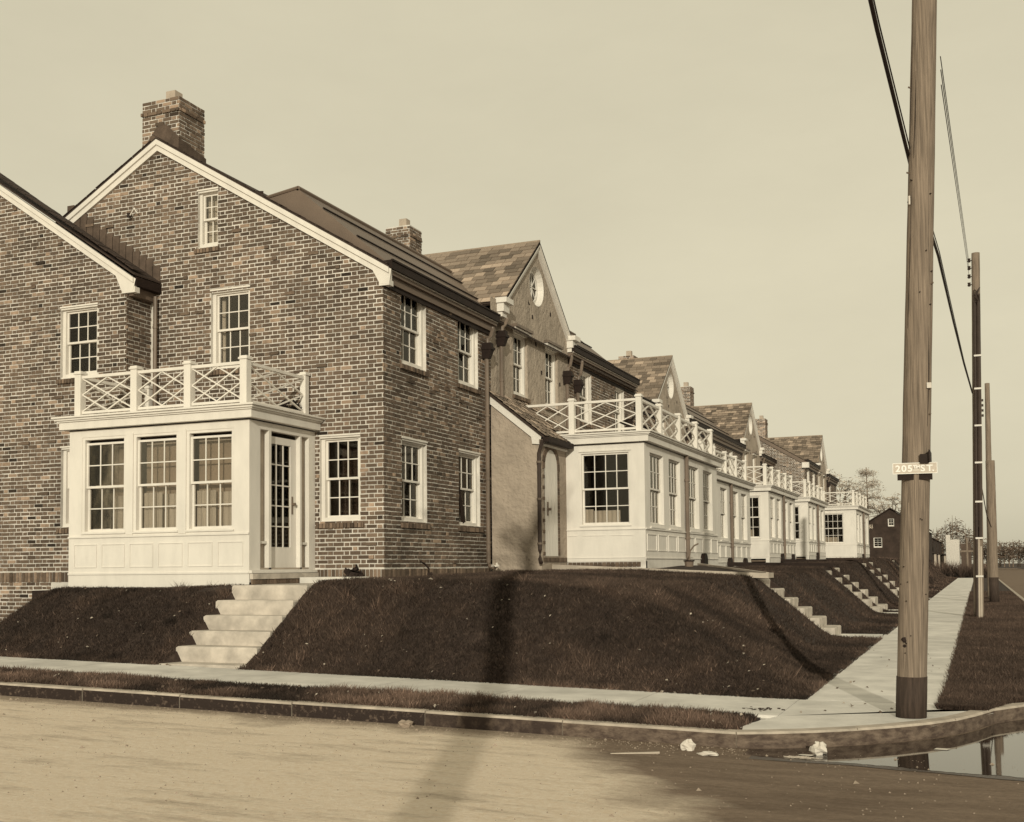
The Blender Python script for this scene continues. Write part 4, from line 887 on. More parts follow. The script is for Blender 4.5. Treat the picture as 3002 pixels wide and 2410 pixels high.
# ------------------------------------------------------------------ sun porches and railings
def railing(label, sides, zt, far=False, group='white lattice railings on the porch roofs', loc=(0, 0, 0)):
    """sides: (Face, [post u...], lattice from u, to u)"""
    t = thing('lattice_railing', label, 'railing', group, loc); h0, h1 = zt+.085, zt+.70; W = 'white_paint'
    for (F, posts, size, ends) in sides:
        for u in posts:
            if (F, u) in () : continue
            mb = MB(); s = size/2; F.box(mb, u-s, u+s, zt-.01, h1+.045, -s, s, W); F.box(mb, u-s-.02, u+s+.02, h1+.045, h1+.075, -s-.02, s+.02, W); F.box(mb, u-s-.005, u+s+.005, h1+.075, h1+.10, -s-.005, s+.005, W); mb.build('post', t)
        for a, b in ends:
            if F.n.x > .5: a, b = a+.0, b
            ua, ub = a+size*.45, b-size*.45; zm = (h0+h1)/2; um = (ua+ub)/2; wd = .020
            piece('rail', W, F.mtx(ua, ub, h1-.03, h1+.02, -.03, .03), t); piece('rail', W, F.mtx(ua, ub, h0-.025, h0+.018, -.022, .022), t)
            segs = [(ua, h1-.03, ub, h0+.02), (ua, h0+.02, ub, h1-.03), (ua, zm, um, h1-.03), (um, h1-.03, ub, zm), (ua, zm, um, h0+.02), (um, h0+.02, ub, zm)]
            if far:
                mb = MB()
                for k, s_ in enumerate(segs):
                    M = F.bar(*s_, wd, -.018+.001*k, .012+.001*k); q = [M @ Vector(v) for v in ((-.5, -.5, -.5), (.5, -.5, -.5), (.5, .5, -.5), (-.5, .5, -.5), (-.5, -.5, .5), (.5, -.5, .5), (.5, .5, .5), (-.5, .5, .5))]; mb.hexa(q, W)
                mb.build('lattice', t)
            else:
                for k, s_ in enumerate(segs): piece('lattice_bar', W, F.bar(*s_, wd, -.018+.001*k, .012+.001*k), t)
    return t
def cornice(parent, x0, x1, y0, y1, z, sides='FR'):
    """stepped cornice round the porch top, overhanging the -Y and +X sides"""
    mb = MB(); W = 'white_paint'
    for (o, a, b) in ((.12, .0, .125), (.15, .126, .15), (.18, .151, .185), (.215, .186, .215), (.14, .216, .222)):
        mb.box(x0-(o if 'L' in sides else 0), x1+o, y0-o, y1+(o if 'B' in sides else 0), z+a, z+b, W)
    return mb.build('cornice', parent)
def porch_windows(F, wins, parent, **k):
    for w in wins: window(F, *w, parent, rec=.05, case=.055, head=False, casing_proud=-.01, sill=.05, **k)
# left porch (faces the cross street)
PX0, PX1, PY0, PY1 = -14.31, -10.633, 15.031, GY
P = thing('sun_porch', 'white sun porch on the brick gable end with three sash windows and a glazed door', 'porch', 'white sun porches along the row', loc=(-12.5, 15.9, -.2))
FA = FX(PY0); FB = FY(PX1); zT = 2.41
wL = [(-14.03, -13.09, .62, 2.27), (-12.94, -12.01, .62, 2.27), (-11.86, -10.92, .62, 2.27)]
mb = MB(); wall(mb, FA, PX0, PX1, -.55, flat(zT), wL, 'white_paint', rev=.06)
dh = [(15.33, 15.57, .0, 2.27), (15.64, 16.49, .0, 2.27), (16.54, 16.77, 0., 2.27)]
wall(mb, FB, PY0, PY1, -.2, flat(zT), dh, 'white_paint', rev=.10)
FL = Face((PX0, 0, 0), (0, -1, 0), (-1, 0, 0)); wall(mb, FL, -PY1, -PY0, -.7, flat(zT), [(-16.6, -15.5, .62, 2.27)], 'white_paint', rev=.05)
mb.box(PX0, PX1, PY0, PY1-.02, zT-.02, zT, 'white_paint'); mb.box(PX0+.01, PX1-.01, PY0+.01, PY1-.03, -.1, -.06, 'wood_bright')
mb.build('wall', P)
porch_windows(FA, wL, P, gap=.05, shade=True, curtain=[(.02, .45, 0, .42), (.55, .98, 0, .40)]); 
window(FL, -16.6, -15.5, .62, 2.27, P, rec=.05, head=False, loose=False)
mb = MB()
for z, d in ((.56, .025), (-.06, .02)): FA.box(mb, PX0, PX1, z, z+.03, .001, d, 'white_paint')
for i in range(6):
    u0 = PX0+.14+i*.59; FA.box(mb, u0, u0+.46, .44, .452, .001, .012, 'white_paint'); FA.box(mb, u0, u0+.46, .06, .072, .001, .012, 'white_paint'); FA.box(mb, u0-.012, u0, .06, .452, .001, .012, 'white_paint'); FA.box(mb, u0+.46, u0+.472, .06, .452, .001, .012, 'white_paint')
for a, b in ((-13.09, -12.94), (-12.01, -11.86)): FA.box(mb, a, b, .6, 2.3, .001, .012, 'white_paint')
mb.build('apron_moulding', P)
# door side: posts, sidelights and the glazed door
mb = MB(); FB.box(mb, 15.33, 15.57, 0, 2.27, -.13, -.10, 'sidelight'); FB.box(mb, 16.54, 16.77, 0, 2.27, -.13, -.10, 'sidelight'); FB.box(mb, 15.33, 15.57, .42, .46, -.099, -.03, 'white_paint'); FB.box(mb, 16.54, 16.77, .42, .46, -.099, -.03, 'white_paint')
FB.box(mb, PY0-.0, PY1, -.055, -.01, .001, .05, 'white_paint'); FB.box(mb, 15.34, 16.76, .001, .03, -.1, .0, 'sidelight'); mb.build('sidelight', P)
mb = MB(); a, b, c, d = 15.65, 16.48, .03, 2.20; e0, e1 = -.12, -.08; W = 'white_paint'
FB.box(mb, a, a+.06, c, d, e0, e1, W); FB.box(mb, b-.16, b, c, d, e0, e1, W); FB.box(mb, a+.06, b-.16, d-.12, d, e0, e1, W); FB.box(mb, a+.06, b-.16, c, c+.34, e0, e1, W)
pa, pb, pc, pd = a+.06, b-.16, c+.34, d-.12
for i in (1, 2): u = pa+(pb-pa)*i/3; FB.box(mb, u-.011, u+.011, pc, pd, e0+.008, e1-.006, W)
for i in range(1, 5): z = pc+(pd-pc)*i/5; FB.box(mb, pa, pb, z-.010, z+.010, e0+.009, e1-.007, W)
door = mb.build('glazed_door', P)
for i in range(3):
    for j in range(5): piece('pane', 'glass', FB.mtx(pa+(pb-pa)*i/3+.012, pa+(pb-pa)*(i+1)/3-.012, pc+(pd-pc)*j/5+.011, pc+(pd-pc)*(j+1)/5-.011, -.102, -.098), door)
mb = MB(); mb.poly([FB.p(15.55, .05, -.42), FB.p(16.7, .05, -.42), FB.p(16.7, 2.25, -.42), FB.p(15.55, 2.25, -.42)], 'shade'); mb.build('roller_shade', door)
mb = MB(); FB.box(mb, b-.13, b-.09, .93, 1.23, e1, e1+.008, 'pipe_metal'); mb.tube([FB.p(b-.10, 1.10, e1), FB.p(b-.10, 1.10, e1+.06)], .026, 'pipe_metal', 10); mb.build('door_handle', door)
cornice(P, PX0, PX1, PY0, PY1-.02, zT, 'FRL')
railing('white lattice railing with square posts on the roof of the left sun porch', [(FX(PY0+.10), [-14.18, -12.98, -11.88, -10.78], .13, [(-14.18, -12.98), (-12.98, -11.88), (-11.88, -10.78)]), (FY(PX1-.14), [16.85], .11, [(PY0+.10, 16.85)]), (FY(PX0+.14), [16.85], .11, [(PY0+.10, 16.85)])], zT+.222, loc=(-12.5, 15.2, 2.6))
# long porches facing the side street
def long_porch(label, rlabel, xf, y0, y1, xb, dz, far, side_u, group='white sun porches along the row', sidebase=True):
    t = thing('sun_porch', label, 'porch', group, loc=(xf, (y0+y1)/2, 0)); zT = 2.61+dz; W = 'white_paint'
    A = FX(y0); B_ = FY(xf); L = y1-y0; s = L/7.15
    ws = [(y0+a*s, y0+b*s, .80+dz, 2.46+dz) for a, b in ((.37, 1.60), (1.98, 3.14), (3.90, 5.05), (5.45, 6.60))]
    wa = (xf+side_u[0], xf+side_u[1], .84+dz, 2.44+dz)
    mb = MB(); wall(mb, A, xb, xf, .10+dz, flat(zT), [wa], W, rev=.06); wall(mb, B_, y0, y1, -.25+dz, flat(zT), ws, W, rev=.06); wall(mb, FX(y1), xb, xf, -.25+dz, flat(zT), [], W)
    mb.box(xb, xf, y0, y1, zT-.02, zT, W); mb.box(xb, xf-.01, y0+.01, y1-.01, .0+dz, .04+dz, 'wood_bright'); mb.box(xb, xb+.05, y0+.01, y1-.01, .05+dz, zT-.03, 'room_dark'); mb.box(xf-.14, xf, y0, y0+.10, -.3+dz, .10+dz, W)
    mb.build('wall', t)
    window(A, *wa, t, cols=4, rec=.05, case=.045, head=True, casing_proud=-.01, sill=.05, loose=not far or True, curtain=[(0, .18, 0, .22), (.2, .75, 0, .2)])
    for w in ws: window(B_, *w, t, cols=4, rec=.07, case=.05, head=False, casing_proud=.0, sill=.10, loose=not far, curtain=[(0, 1, 0, 1)])
    mb = MB(); F = B_
    F.box(mb, y0, y1, .765+dz, .795+dz, .001, .03, W); F.box(mb, y0, y1, .15+dz, .17+dz, .001, .022, W); A.box(mb, xb, xf, .765+dz, .79+dz, .001, .025, W); A.box(mb, xb, xf, .17+dz, .185+dz, .001, .014, W)
    for i in range(8):
        ua = y0+(.12+i*.885)*s; ub = ua+.72*s; 
        for q in ((ua, ub, .655, .672), (ua, ub, .315, .33), (ua-.014, ua, .315, .672), (ub, ub+.014, .315, .672)): F.box(mb, q[0], q[1], q[2]+dz, q[3]+dz, .001, .016, W)
    for i in range(3):
        ua = xf-2.0+i*.62 if side_u[0] > -2 else xf-1.9+i*.6
        if ua > xb and ua+.5 < xf: A.box(mb, ua, ua+.5, .645+dz, .657+dz, .001, .012, W)
    mb.build('apron_moulding', t)
    cornice(t, xb, xf, y0, y1, zT, 'FRB')
    ym = y0+3.50*s; mb = MB(); mb.tube([(xf+.06, ym, zT), (xf+.06, ym, .0+dz)], .05, 'pipe_metal', 10)
    for z in (.62, 2.0): mb.tube([(xf+.06, ym, z+dz), (xf+.06, ym, z+dz+.05)], .066, 'pipe_metal', 10)
    mb.build('downspout', t)
    py = [y0+.12]+[y0+(L-.15)*i/4 for i in (1, 2, 3, 4)]
    x_in = xf-.13; side_posts = [x_in, x_in-1.5]; 
    sides = [(FX(y0+.12), side_posts, .12, [(x_in-1.5, x_in), (max(x_in-2.75, xb+.1), x_in-1.5)]), (FY(x_in), py[1:], .12, list(zip(py, py[1:])))]
    railing(rlabel, sides, zT+.222, far=far, loc=(xf-.1, (y0+y1)/2, zT))
    return t
PA = long_porch('largest white sun porch facing the side street, with sixteen-pane side window', 'long lattice railing on the nearest side street porch', -6.402, 23.04, 30.2, -9.27, 0., False, (-1.44, -.30))
bs = bricks(FX(23.04), -8.14, -6.55, -.06, flat(.10), [], course=.0745); loose_bricks(FX(23.05), [[u, u+.085, -.02, .085, .012, .45+.5*rnd.random()] for u in np.arange(-8.12, -6.56, .095)], PA, 'base_brick')
mb = MB(); mb.box(-8.14, -6.5, 23.05, 23.2, -.2, .1, 'mortar'); mb.build('base', PA)
PB = long_porch('set back second white sun porch, adjoining the nearest one', 'lattice railing on the set back second porch', -7.1, 32.05, 38.76, -9.88, -.08, True, (-1.44, -.30))
PC = long_porch('third white sun porch with a narrow view of its side window', 'lattice railing on the third porch along the row', -7.1, 42.49, 49.1, -9.88, .12, True, (-1.35, -.30))
PD = long_porch('fourth white sun porch, its side window a narrow dark strip', 'lattice railing on the fourth porch along the row', -7.1, 53.1, 59.3, -9.88, .25, True, (-1.30, -.36))
PE = long_porch('farthest white sun porch, standing alone at the end of the row', 'small farthest lattice railing above the end porch', -5.8, 61.6, 69.0, -8.28, .22, True, (-1.75, -.62))
# arched vents at the porch feet
vents = [(-6.402, 28.3, 0., 'arched dark vent at the foot of the nearest long porch'), (-7.1, 35.0, -.08, 'arched dark vent left of the pipe on the second porch'), (-7.1, 37.5, -.08, 'arched dark vent right of the pipe on the second porch'), (-7.1, 45.2, .12, 'arched dark vent left of the pipe on the third porch'), (-7.1, 48.0, .12, 'arched dark vent at the right end of the third porch'), (-7.1, 55.8, .25, 'arched dark vent left of the pipe on the fourth porch'), (-5.8, 64.6, .22, 'arched dark vent on the farthest porch')]
for x, y, dz, lab in vents:
    F = FY(x); mb = MB(); n = 10; r = .20; prof = [(y+r*math.cos(math.pi*i/n), .10+dz+.02+r*.9*math.sin(math.pi*i/n)) for i in range(n+1)]; pr = [(y+r, -.12+dz)]+prof+[(y-r, -.12+dz)]
    mb.poly([F.p(a, b, .10) for a, b in pr], 'dark_metal')
    for (a, b), (c, d) in zip(pr, pr[1:]): mb.poly([F.p(a, b, .0), F.p(c, d, .0), F.p(c, d, .10), F.p(a, b, .10)], 'dark_metal')
    F.box(mb, y-r-.04, y+r+.04, -.13+dz, -.10+dz, 0, .14, 'concrete')
    mb.build('foundation_vent', None, None, label=lab, cat='vent', group='arched vents at the feet of the porches')

# ------------------------------------------------------------------ small things on the terrace
def plank(label, a, b, w, th, m='timber'):
    a = Vector(a); b = Vector(b); d = (b-a); L = d.length; d.normalize(); s = Vector((-d.y, d.x, 0)).normalized(); up_ = Vector((0, 0, 1)); mb = MB()
    P = [a-s*w/2-up_*th, b-s*w/2-up_*th, b+s*w/2-up_*th, a+s*w/2-up_*th, a-s*w/2, b-s*w/2, b+s*w/2, a+s*w/2]; mb.hexa(P, m); return mb.build('plank', None, None, label=label, cat='plank')
plank('long pale plank on edge running from the arched door to the nearest white steps', (-8.6, 22.12, .07), (-3.72, 22.12, -.165), .05, .10)
plank('dark slanting plank meeting the long plank end at the steps', (-6.2, 27.0, .05), (-3.78, 22.35, -.15), .06, .12, 'timber')
plank('short board end cap at the head of the nearest white steps', (-3.78, 22.12, -.16), (-3.78, 22.9, -.16), .05, .10)
mb = MB(); mb.poly([(-8.2, 22.2, -.02), (-3.85, 22.2, -.19), (-3.9, 22.4, -.18), (-6.0, 26.8, -.0), (-8.1, 23.0, -.02)], 'soil'); mb.build('bare_soil', None, 'structure')
for (y, xa, xb, z, lab) in ((34.3, -7.0, -3.9, .0, 'dark low board edging beside the second porch'), (44.7, -7.0, -4.0, .12, 'dark low board edging in front of the third porch')):
    plank(lab, (xa, y, z+.09), (xb, y, z+.02), .05, .12, 'dark_wood')
# dark leafy scrap at the gable foot, twig, hydrant-like standpipe
def scrap(label, name, cat, x, y, z, r, n, m, flat_=1., zs=1.):
    mb = MB(); 
    for i in range(n):
        a = rnd.random()*6.28; q = r*rnd.random()**.5; c = Vector((x+math.cos(a)*q, y+math.sin(a)*q*.5, z+abs(rnd.gauss(0, .35))*r*zs)); s = r*rnd.uniform(.25, .5)
        t = Vector((rnd.gauss(0, 1), rnd.gauss(0, 1), rnd.gauss(0, 1))).normalized()*s; u = Vector((rnd.gauss(0, 1), rnd.gauss(0, 1), rnd.gauss(0, 1))).normalized()*s*.6
        mb.poly([c-t-u, c+t-u*.6, c+t*.7+u, c-t*.8+u*.9], m); mb.poly([c-t-u+Vector((0, 0, .004)), c-t*.8+u*.9+Vector((0, 0, .012)), c+t*.7+u, c+t-u*.6], m)
    return mb.build(name, None, None, label=label, cat=cat)
scrap('small black bush with torn leaves at the foot of the brick gable', 'small_bush', 'bush', -9.72, 16.72, -.17, .17, 60, 'dark_wood', zs=1.3)
mb = MB(); mb.tube([(-9.12, 18.0, .12), (-9.10, 18.15, .07), (-9.05, 18.22, -.02), (-9.06, 18.2, -.12)], [.012, .018, .016, .02], 'dark_wood', 6); mb.tube([(-9.07, 18.2, -.13), (-9.0, 18.25, -.10)], .035, 'dark_wood', 6); mb.build('bent_pipe_stub', None, None, label='thin bent dark pipe sticking up at the facade foot', cat='pipe')
mb = MB(); mb.tube([(-6.1, 25.6, -.05), (-6.1, 25.6, .09)], [.09, .11], 'pipe_metal', 10); mb.tube([(-6.1, 25.6, .09), (-6.1, 25.6, .12)], .13, 'dark_metal', 10); mb.tube([(-6.1, 25.6, .1), (-6.08, 25.65, .33), (-6.05, 25.9, .45), (-6.0, 26.1, .50)], .018, 'pipe_metal', 6); mb.build('standpipe', None, None, label='squat metal standpipe with curved spout before the nearest long porch', cat='standpipe')
scrap('pale rag caught on the stucco wall foot by the brick corner downspout', 'rag', 'rag', -9.0, 21.1, .02, .10, 14, 'paper', zs=.3)
mb = MB(); mb.box(-15.95, -15.0, 15.86, 15.90, -.75, -.34, 'dark_wood'); mb.box(-15.95, -15.0, 15.9, 16.3, -.37, -.34, 'dark_wood'); mb.box(-15.0, -14.6, 15.88, 16.3, -.40, -.345, 'dark_wood'); mb.build('cellar_hatch', None, None, label='small dark cellar hatch beside the left porch foot', cat='hatch')
# road litter
def crumple(name, label, cat, x, y, z, r, m, sy=1., sz=.6, nlat=7, nlon=10, amp=.35):
    mb = MB(); V = []
    for i in range(nlat+1):
        for j in range(nlon):
            th = math.pi*i/nlat; ph = 2*math.pi*j/nlon; k = r*(1+amp*(rnd.random()-.5)*2*(0 < i < nlat)); V.append((x+k*math.sin(th)*math.cos(ph), y+sy*k*math.sin(th)*math.sin(ph), z+sz*r*.8+sz*k*math.cos(th)))
    for i in range(nlat):
        for j in range(nlon): mb.poly([V[i*nlon+j], V[(i+1)*nlon+j], V[(i+1)*nlon+(j+1) % nlon], V[i*nlon+(j+1) % nlon]], m, (rnd.uniform(.8, 1.1),)*3)
    return mb.build(name, None, None, label=label, cat=cat)
crumple('rock', 'rough pale stone lying against the dark kerb', 'stone', -4.93, 9.42, -1.49, .075, 'rock')
crumple('paper_scrap', 'folded white paper cone beside the puddle head', 'paper', -2.25, 9.28, -1.53, .055, 'paper', sy=.7, sz=1.)
crumple('paper_scrap', 'flat crumpled papers on the damp road left of the puddle', 'paper', -2.05, 9.12, -1.53, .085, 'paper', sy=.6, sz=.25)
crumple('paper_ball', 'round crumpled paper ball floating in the puddle', 'paper', -1.22, 9.47, -1.53, .065, 'paper', sz=.85)
plank('thin weathered stick lying on the damp road', (-2.78, 8.85, -1.505), (-2.42, 9.02, -1.50), .018, .015, 'timber')
mb = MB(); mb.poly([(-1.38, 9.38, -1.526), (-1.27, 9.36, -1.526), (-1.25, 9.42, -1.524), (-1.36, 9.43, -1.526)], 'paper'); mb.build('paper_flake', None, None, label='thin white flake floating beside the paper ball', cat='paper')
mb = MB(); mb.poly([(-.38, 10.02, -1.526), (-.28, 10.0, -1.526), (-.25, 10.08, -1.524), (-.36, 10.1, -1.526)], 'paper'); mb.build('paper_flake', None, None, label='small white flake floating in the puddle near the right kerb', cat='paper')
mb = MB()
for i in range(60):
    a = rnd.random()*6.28; q = .1*rnd.random(); xx, yy = -1.32+math.cos(a)*q*1.4, 9.25+math.sin(a)*q*.5; b_ = rnd.random()*3.14; mb.tube([(xx, yy, -1.525), (xx+math.cos(b_)*.05, yy+math.sin(b_)*.02, -1.522)], .0025, 'timber', 4, cap=False)
mb.build('straw_tuft', None, 'stuff', label='wet straw bits floating in the puddle', cat='straw')
mb = MB()
for i in range(40):
    xx, yy = -2.0+rnd.gauss(0, .09), 11.15+rnd.gauss(0, .05); s = rnd.uniform(.006, .018); mb.box(xx, xx+s*1.6, yy, yy+s, -1.402, -1.40+s*.7, 'soil')
mb.build('dirt_clods', None, 'stuff', label='little heap of dirt clods on the corner pavement', cat='dirt')

scrap('made-up dark crumpled scraps behind the railing on the left porch roof', 'dark_patch', 'dark_patch', -10.95, 16.72, 2.70, .20, 46, 'dark_wood', zs=1.5)  # added scraps standing in for a dark patch behind the railing
scrap('dark crumpled sacking behind the nearest corner post of the long porch railing', 'sacking', 'sacking', -7.2, 25.2, 2.95, .30, 50, 'dark_wood', zs=1.4)
mb = MB(); mb.tube([(-14.55, GY-.01, 6.82), (-14.55, GY-.10, 6.84)], .02, 'white_paint', 8); mb.tube([(-14.66, GY-.09, 6.72), (-14.55, GY-.10, 6.84), (-14.47, GY-.09, 6.74)], .012, 'white_paint', 6); mb.tube([(-14.68, GY-.09, 6.69), (-14.68, GY-.09, 6.77)], .035, 'dark_metal', 8); mb.build('wire_bracket', house)
# ------------------------------------------------------------------ poles, cables, street sign
def pole(name, label, base, top, rb, rt, n=20, tar=0., m='pole_wood'):
    t = thing(name, label, 'utility pole', 'wooden utility poles along the side street', loc=base); b = Vector(base); q = Vector(top); mb = MB(); K = 40
    pts = [b+(q-b)*(i/K) for i in range(K+1)]; rad = [rb+(rt-rb)*(i/K) for i in range(K+1)]
    mb.tube(pts, [r*(1+rnd.uniform(-.006, .006)) for r in rad], m, n, wob=.025); s = mb.build('shaft', t, smooth=True); mb2 = MB()
    if tar: mb2.tube([b, b+(q-b)*(tar/(q-b).length*.5), b+(q-b)*(tar/(q-b).length)], [rb*1.035, rb*1.03, rb*1.025], 'pole_tar', n, wob=.03); mb2.build('tarred_foot', t, smooth=True)
    return t, b, q
p1, b1, q1 = pole('utility_pole', 'big weathered wooden pole at the corner carrying the street sign', (-.603, 11.05, -1.42), (-.19, 11.05, 8.0), .131, .102, tar=.39)
def on1(z): return b1+(q1-b1)*((z-b1.z)/(q1.z-b1.z))
mb = MB(); c = on1(-.72)
for k, (da, dz_, r) in enumerate(((-.03, .03, .03), (-.02, -.03, .026), (-.035, -.0, .02))): mb.tube([Vector((c.x-.065+k*.008, c.y-.098, c.z+dz_)), Vector((c.x-.060+k*.008, c.y-.122, c.z+dz_*.6-.01))], [r, r*.4], 'dark_wood', 7)
mb.build('knot_hole', p1)
for k in range(7):   # seasoning checks in the shaft
    z0 = rnd.uniform(-.9, 4.6); L_ = rnd.uniform(.5, 1.5); ang = rnd.uniform(-1.2, 1.0); c0, c1 = on1(z0), on1(z0+L_); rr = .122
    d = Vector((math.sin(ang)*rr, -math.cos(ang)*rr, 0)); mb = MB(); mb.tube([c0+d*1.02, (c0+c1)/2+d*1.0+Vector((.006, 0, 0)), c1+d*.93], [.001, .0035, .001], 'dark_wood', 5, cap=False); mb.build('check_crack', p1)
for k in range(16):
    z0 = rnd.uniform(-.9, 4.4); ang = rnd.uniform(-1.2, 1.1); c0 = on1(z0); d = Vector((math.sin(ang), -math.cos(ang), 0)); mb = MB(); mb.tube([c0+d*.115, c0+d*.136], .0055, 'dark_metal', 6); mb.build('nail', p1)
for (z, s) in ((2.55, 1), (1.35, 1), (4.4, -1), (3.6, -1)):
    c = on1(z); mb = MB(); mb.tube([c+Vector((s*.09, -.05, 0)), c+Vector((s*.125, -.07, .01))], .008, 'pipe_metal', 6); mb.build('spike', p1)
c = on1(1.62); mb = MB(); mb.box(c.x+.085, c.x+.125, c.y-.10, c.y-.07, c.z-.03, c.z+.02, 'paper'); mb.build('porcelain_knob', p1)
mb = MB(); c = on1(3.30); mb.box(c.x-.10, c.x-.085, c.y-.10, c.y-.08, c.z, c.z+.08, 'paper'); mb.build('tag', p1)
# sign
sc_ = on1(.86); sgn = thing('street_sign', 'narrow street sign reading 205TH ST. nailed to the big corner pole', 'street sign', loc=(sc_.x, sc_.y-.14, .86))
rot = Matrix.Translation((sc_.x-.005, sc_.y-.135, .860)) @ Matrix.Rotation(R(16), 4, 'Z')
rot = Matrix.Translation((sc_.x-.002, sc_.y-.140, .860)) @ Matrix.Rotation(R(6), 4, 'Z')
def sp(name, m, sx, sy, sz, c=(0, 0, 0)):
    piece(name, m, rot @ Matrix.Translation(c) @ Matrix.Diagonal((sx, sy, sz, 1)), sgn)
sp('dark_band', 'dark_wood', .30, .02, .15, (0, .028, -.03)); sp('plate', 'sign_plate', .375, .006, .094)  # dark slab behind the plate, showing as a band below it
for z in (-.0475, .0475): sp('border', 'sign_letter', .381, .009, .005, (0, 0, z))
for x in (-.189, .189): sp('border', 'sign_letter', .005, .009, .0899, (x, 0, 0))
def text(s, x, z, size, parent):
    cu = bpy.data.curves.new('lettering', 'FONT'); cu.body = s; cu.size = size; cu.extrude = .0012; cu.offset = .0022; cu.align_x = 'LEFT'; to = bpy.data.objects.new('t', cu); COL.objects.link(to)
    dg = bpy.context.evaluated_depsgraph_get(); me = bpy.data.meshes.new_from_object(to.evaluated_get(dg)); bpy.data.objects.remove(to)
    me.materials.clear(); me.materials.append(MATS['sign_letter']); o = bpy.data.objects.new('letter', me); M = rot @ Matrix.Translation((x, -.005, z)) @ Matrix.Rotation(R(90), 4, 'X') @ Matrix.Diagonal((1.08, 1, 1, 1)); o.matrix_world = M; COL.objects.link(o); o.parent = parent; o.matrix_parent_inverse = Matrix.Translation(-parent.location)
x = -.168
for chr_, adv in (('2', .052), ('0', .052), ('5', .050)): text(chr_, x, -.029, .082, sgn); x += adv
for chr_, adv in (('T', .025), ('H', .036)): text(chr_, x, -.001, .040, sgn); x += adv
for chr_, adv in (('S', .052), ('T', .047), ('.', .02)): text(chr_, x, -.029, .080, sgn); x += adv
sp('ordinal_bar', 'sign_letter', .05, .009, .004, (.012, 0, -.018))
for x in (-.008, .034): piece('nail_head', 'dark_wood', rot @ Matrix.Translation((x, -.006, .002)) @ Matrix.Diagonal((.006, .006, .006, 1)), sgn)
s2 = thing('street_sign', 'second street sign seen edge on, behind the pole just above the lettered one', 'street sign', loc=(sc_.x+.12, sc_.y, .98)); c = on1(.97)
mb = MB(); mb.box(c.x+.115, c.x+.128, c.y-.19, c.y+.19, .915, 1.02, 'dark_metal'); mb.build('plate', s2); mb = MB(); mb.box(c.x+.04, c.x+.114, c.y-.16, c.y+.0, .90, .985, 'dark_metal'); mb.build('bracket', s2)
# pole 2 with conduits
p2, b2, q2 = pole('utility_pole', 'second pole along the side verge with dark conduits and a column of insulators', (-.02, 31.5, -1.42), (.17, 31.5, 8.0), .125, .10)
def on2(z): return b2+(q2-b2)*((z-b2.z)/(q2.z-b2.z))
for k, (dx, r, zt, zb) in enumerate(((-.035, .038, 6.75, -1.4), (.055, .045, 6.9, .6), (.03, .03, 6.6, .9))):
    mb = MB(); mb.tube([on2(zt)+Vector((dx, -.14, 0)), on2(3)+Vector((dx, -.145, 0)), on2(zb)+Vector((dx, -.15, 0))], r, 'conduit', 8); mb.build('conduit', p2)
for dx in (.035, .085):
    mb = MB(); mb.tube([on2(.75-(dx*4))+Vector((dx-.02, -.16, 0)), on2(-1.4)+Vector((dx-.02, -.16, 0))], .026, 'far_wall', 8); mb.build('conduit_sleeve', p2)
for z in (5.3, 4.45, 3.5, 2.55, 1.55, .62, -.35): mb = MB(); c = on2(z); mb.box(c.x-.06, c.x+.115, c.y-.20, c.y-.12, z-.022, z+.022, 'white_paint'); mb.build('conduit_strap', p2)
for z in (7.81, 7.61, 7.39, 7.18):
    mb = MB(); c = on2(z); mb.tube([c+Vector((-.16, -.05, -.045)), c+Vector((-.16, -.05, -.01)), c+Vector((-.16, -.05, .0)), c+Vector((-.16, -.05, .05))], [.03, .045, .03, .042], 'insulator', 10); mb.tube([c+Vector((-.09, -.03, 0)), c+Vector((-.16, -.05, 0))], .012, 'insulator', 6); mb.build('insulator', p2)
mb = MB(); c = on2(6.95)
for i in range(6): mb.tube([c+Vector((rnd.uniform(-.1, .1), -.15, rnd.uniform(-.1, .12))), c+Vector((rnd.uniform(-.08, .08), -.22, rnd.uniform(-.25, .05))), c+Vector((rnd.uniform(-.08, .08), -.15, -.3))], .014, 'conduit', 6)
mb.build('cable_loop', p2)
p3, b3, q3 = pole('utility_pole', 'third pole at the right edge, behind the conduit pole', (.44, 48, -1.42), (.53, 48, 7.0), .135, .09, m='pole_wood')
for z in (6.3, 6.1, 5.9, 5.7): mb = MB(); mb.tube([(.53-.20, 48, z), (.53-.20, 48, z+.09)], .045, 'insulator', 8); mb.build('insulator', p3)
p4, b4, q4 = pole('utility_pole', 'fourth stout darker pole at the far right edge', (.49, 43, -1.42), (.49, 43, 3.55), .155, .15, m='pole_wood', tar=.9)
p5, b5, q5 = pole('utility_pole', 'thin distant pole with a crossarm seen left of the conduit pole', (-1.2, 150, -1.5), (-1.2, 150, 3.0), .16, .12)
mb = MB(); mb.box(-2.0, -.4, 149.8, 149.95, 1.3, 1.5, 'pole_wood'); mb.build('crossarm', p5)
def cable(name, label, pts, r, m='wire', sag=0., n=24, cat='cable', group=None):
    mb = MB(); pts = [Vector(p) for p in pts]; out = []
    for a, b in zip(pts, pts[1:]):
        for i in range(n): t = i/n; out.append(a+(b-a)*t-Vector((0, 0, 4*sag*t*(1-t))))
    out.append(pts[-1]); mb.tube(out, r, m, 7, wob=.02); return mb.build(name, None, None, label=label, cat=cat, group=group)
TH = [(-.0, 31.4, 4.37), (-.28, 26.5, 4.9), (-.694, 21, 6.169)]
cc = [(-.01, 31.38, 4.37), (-.13, 24.0, 4.60), (-.353, 14, 3.614+.02)]
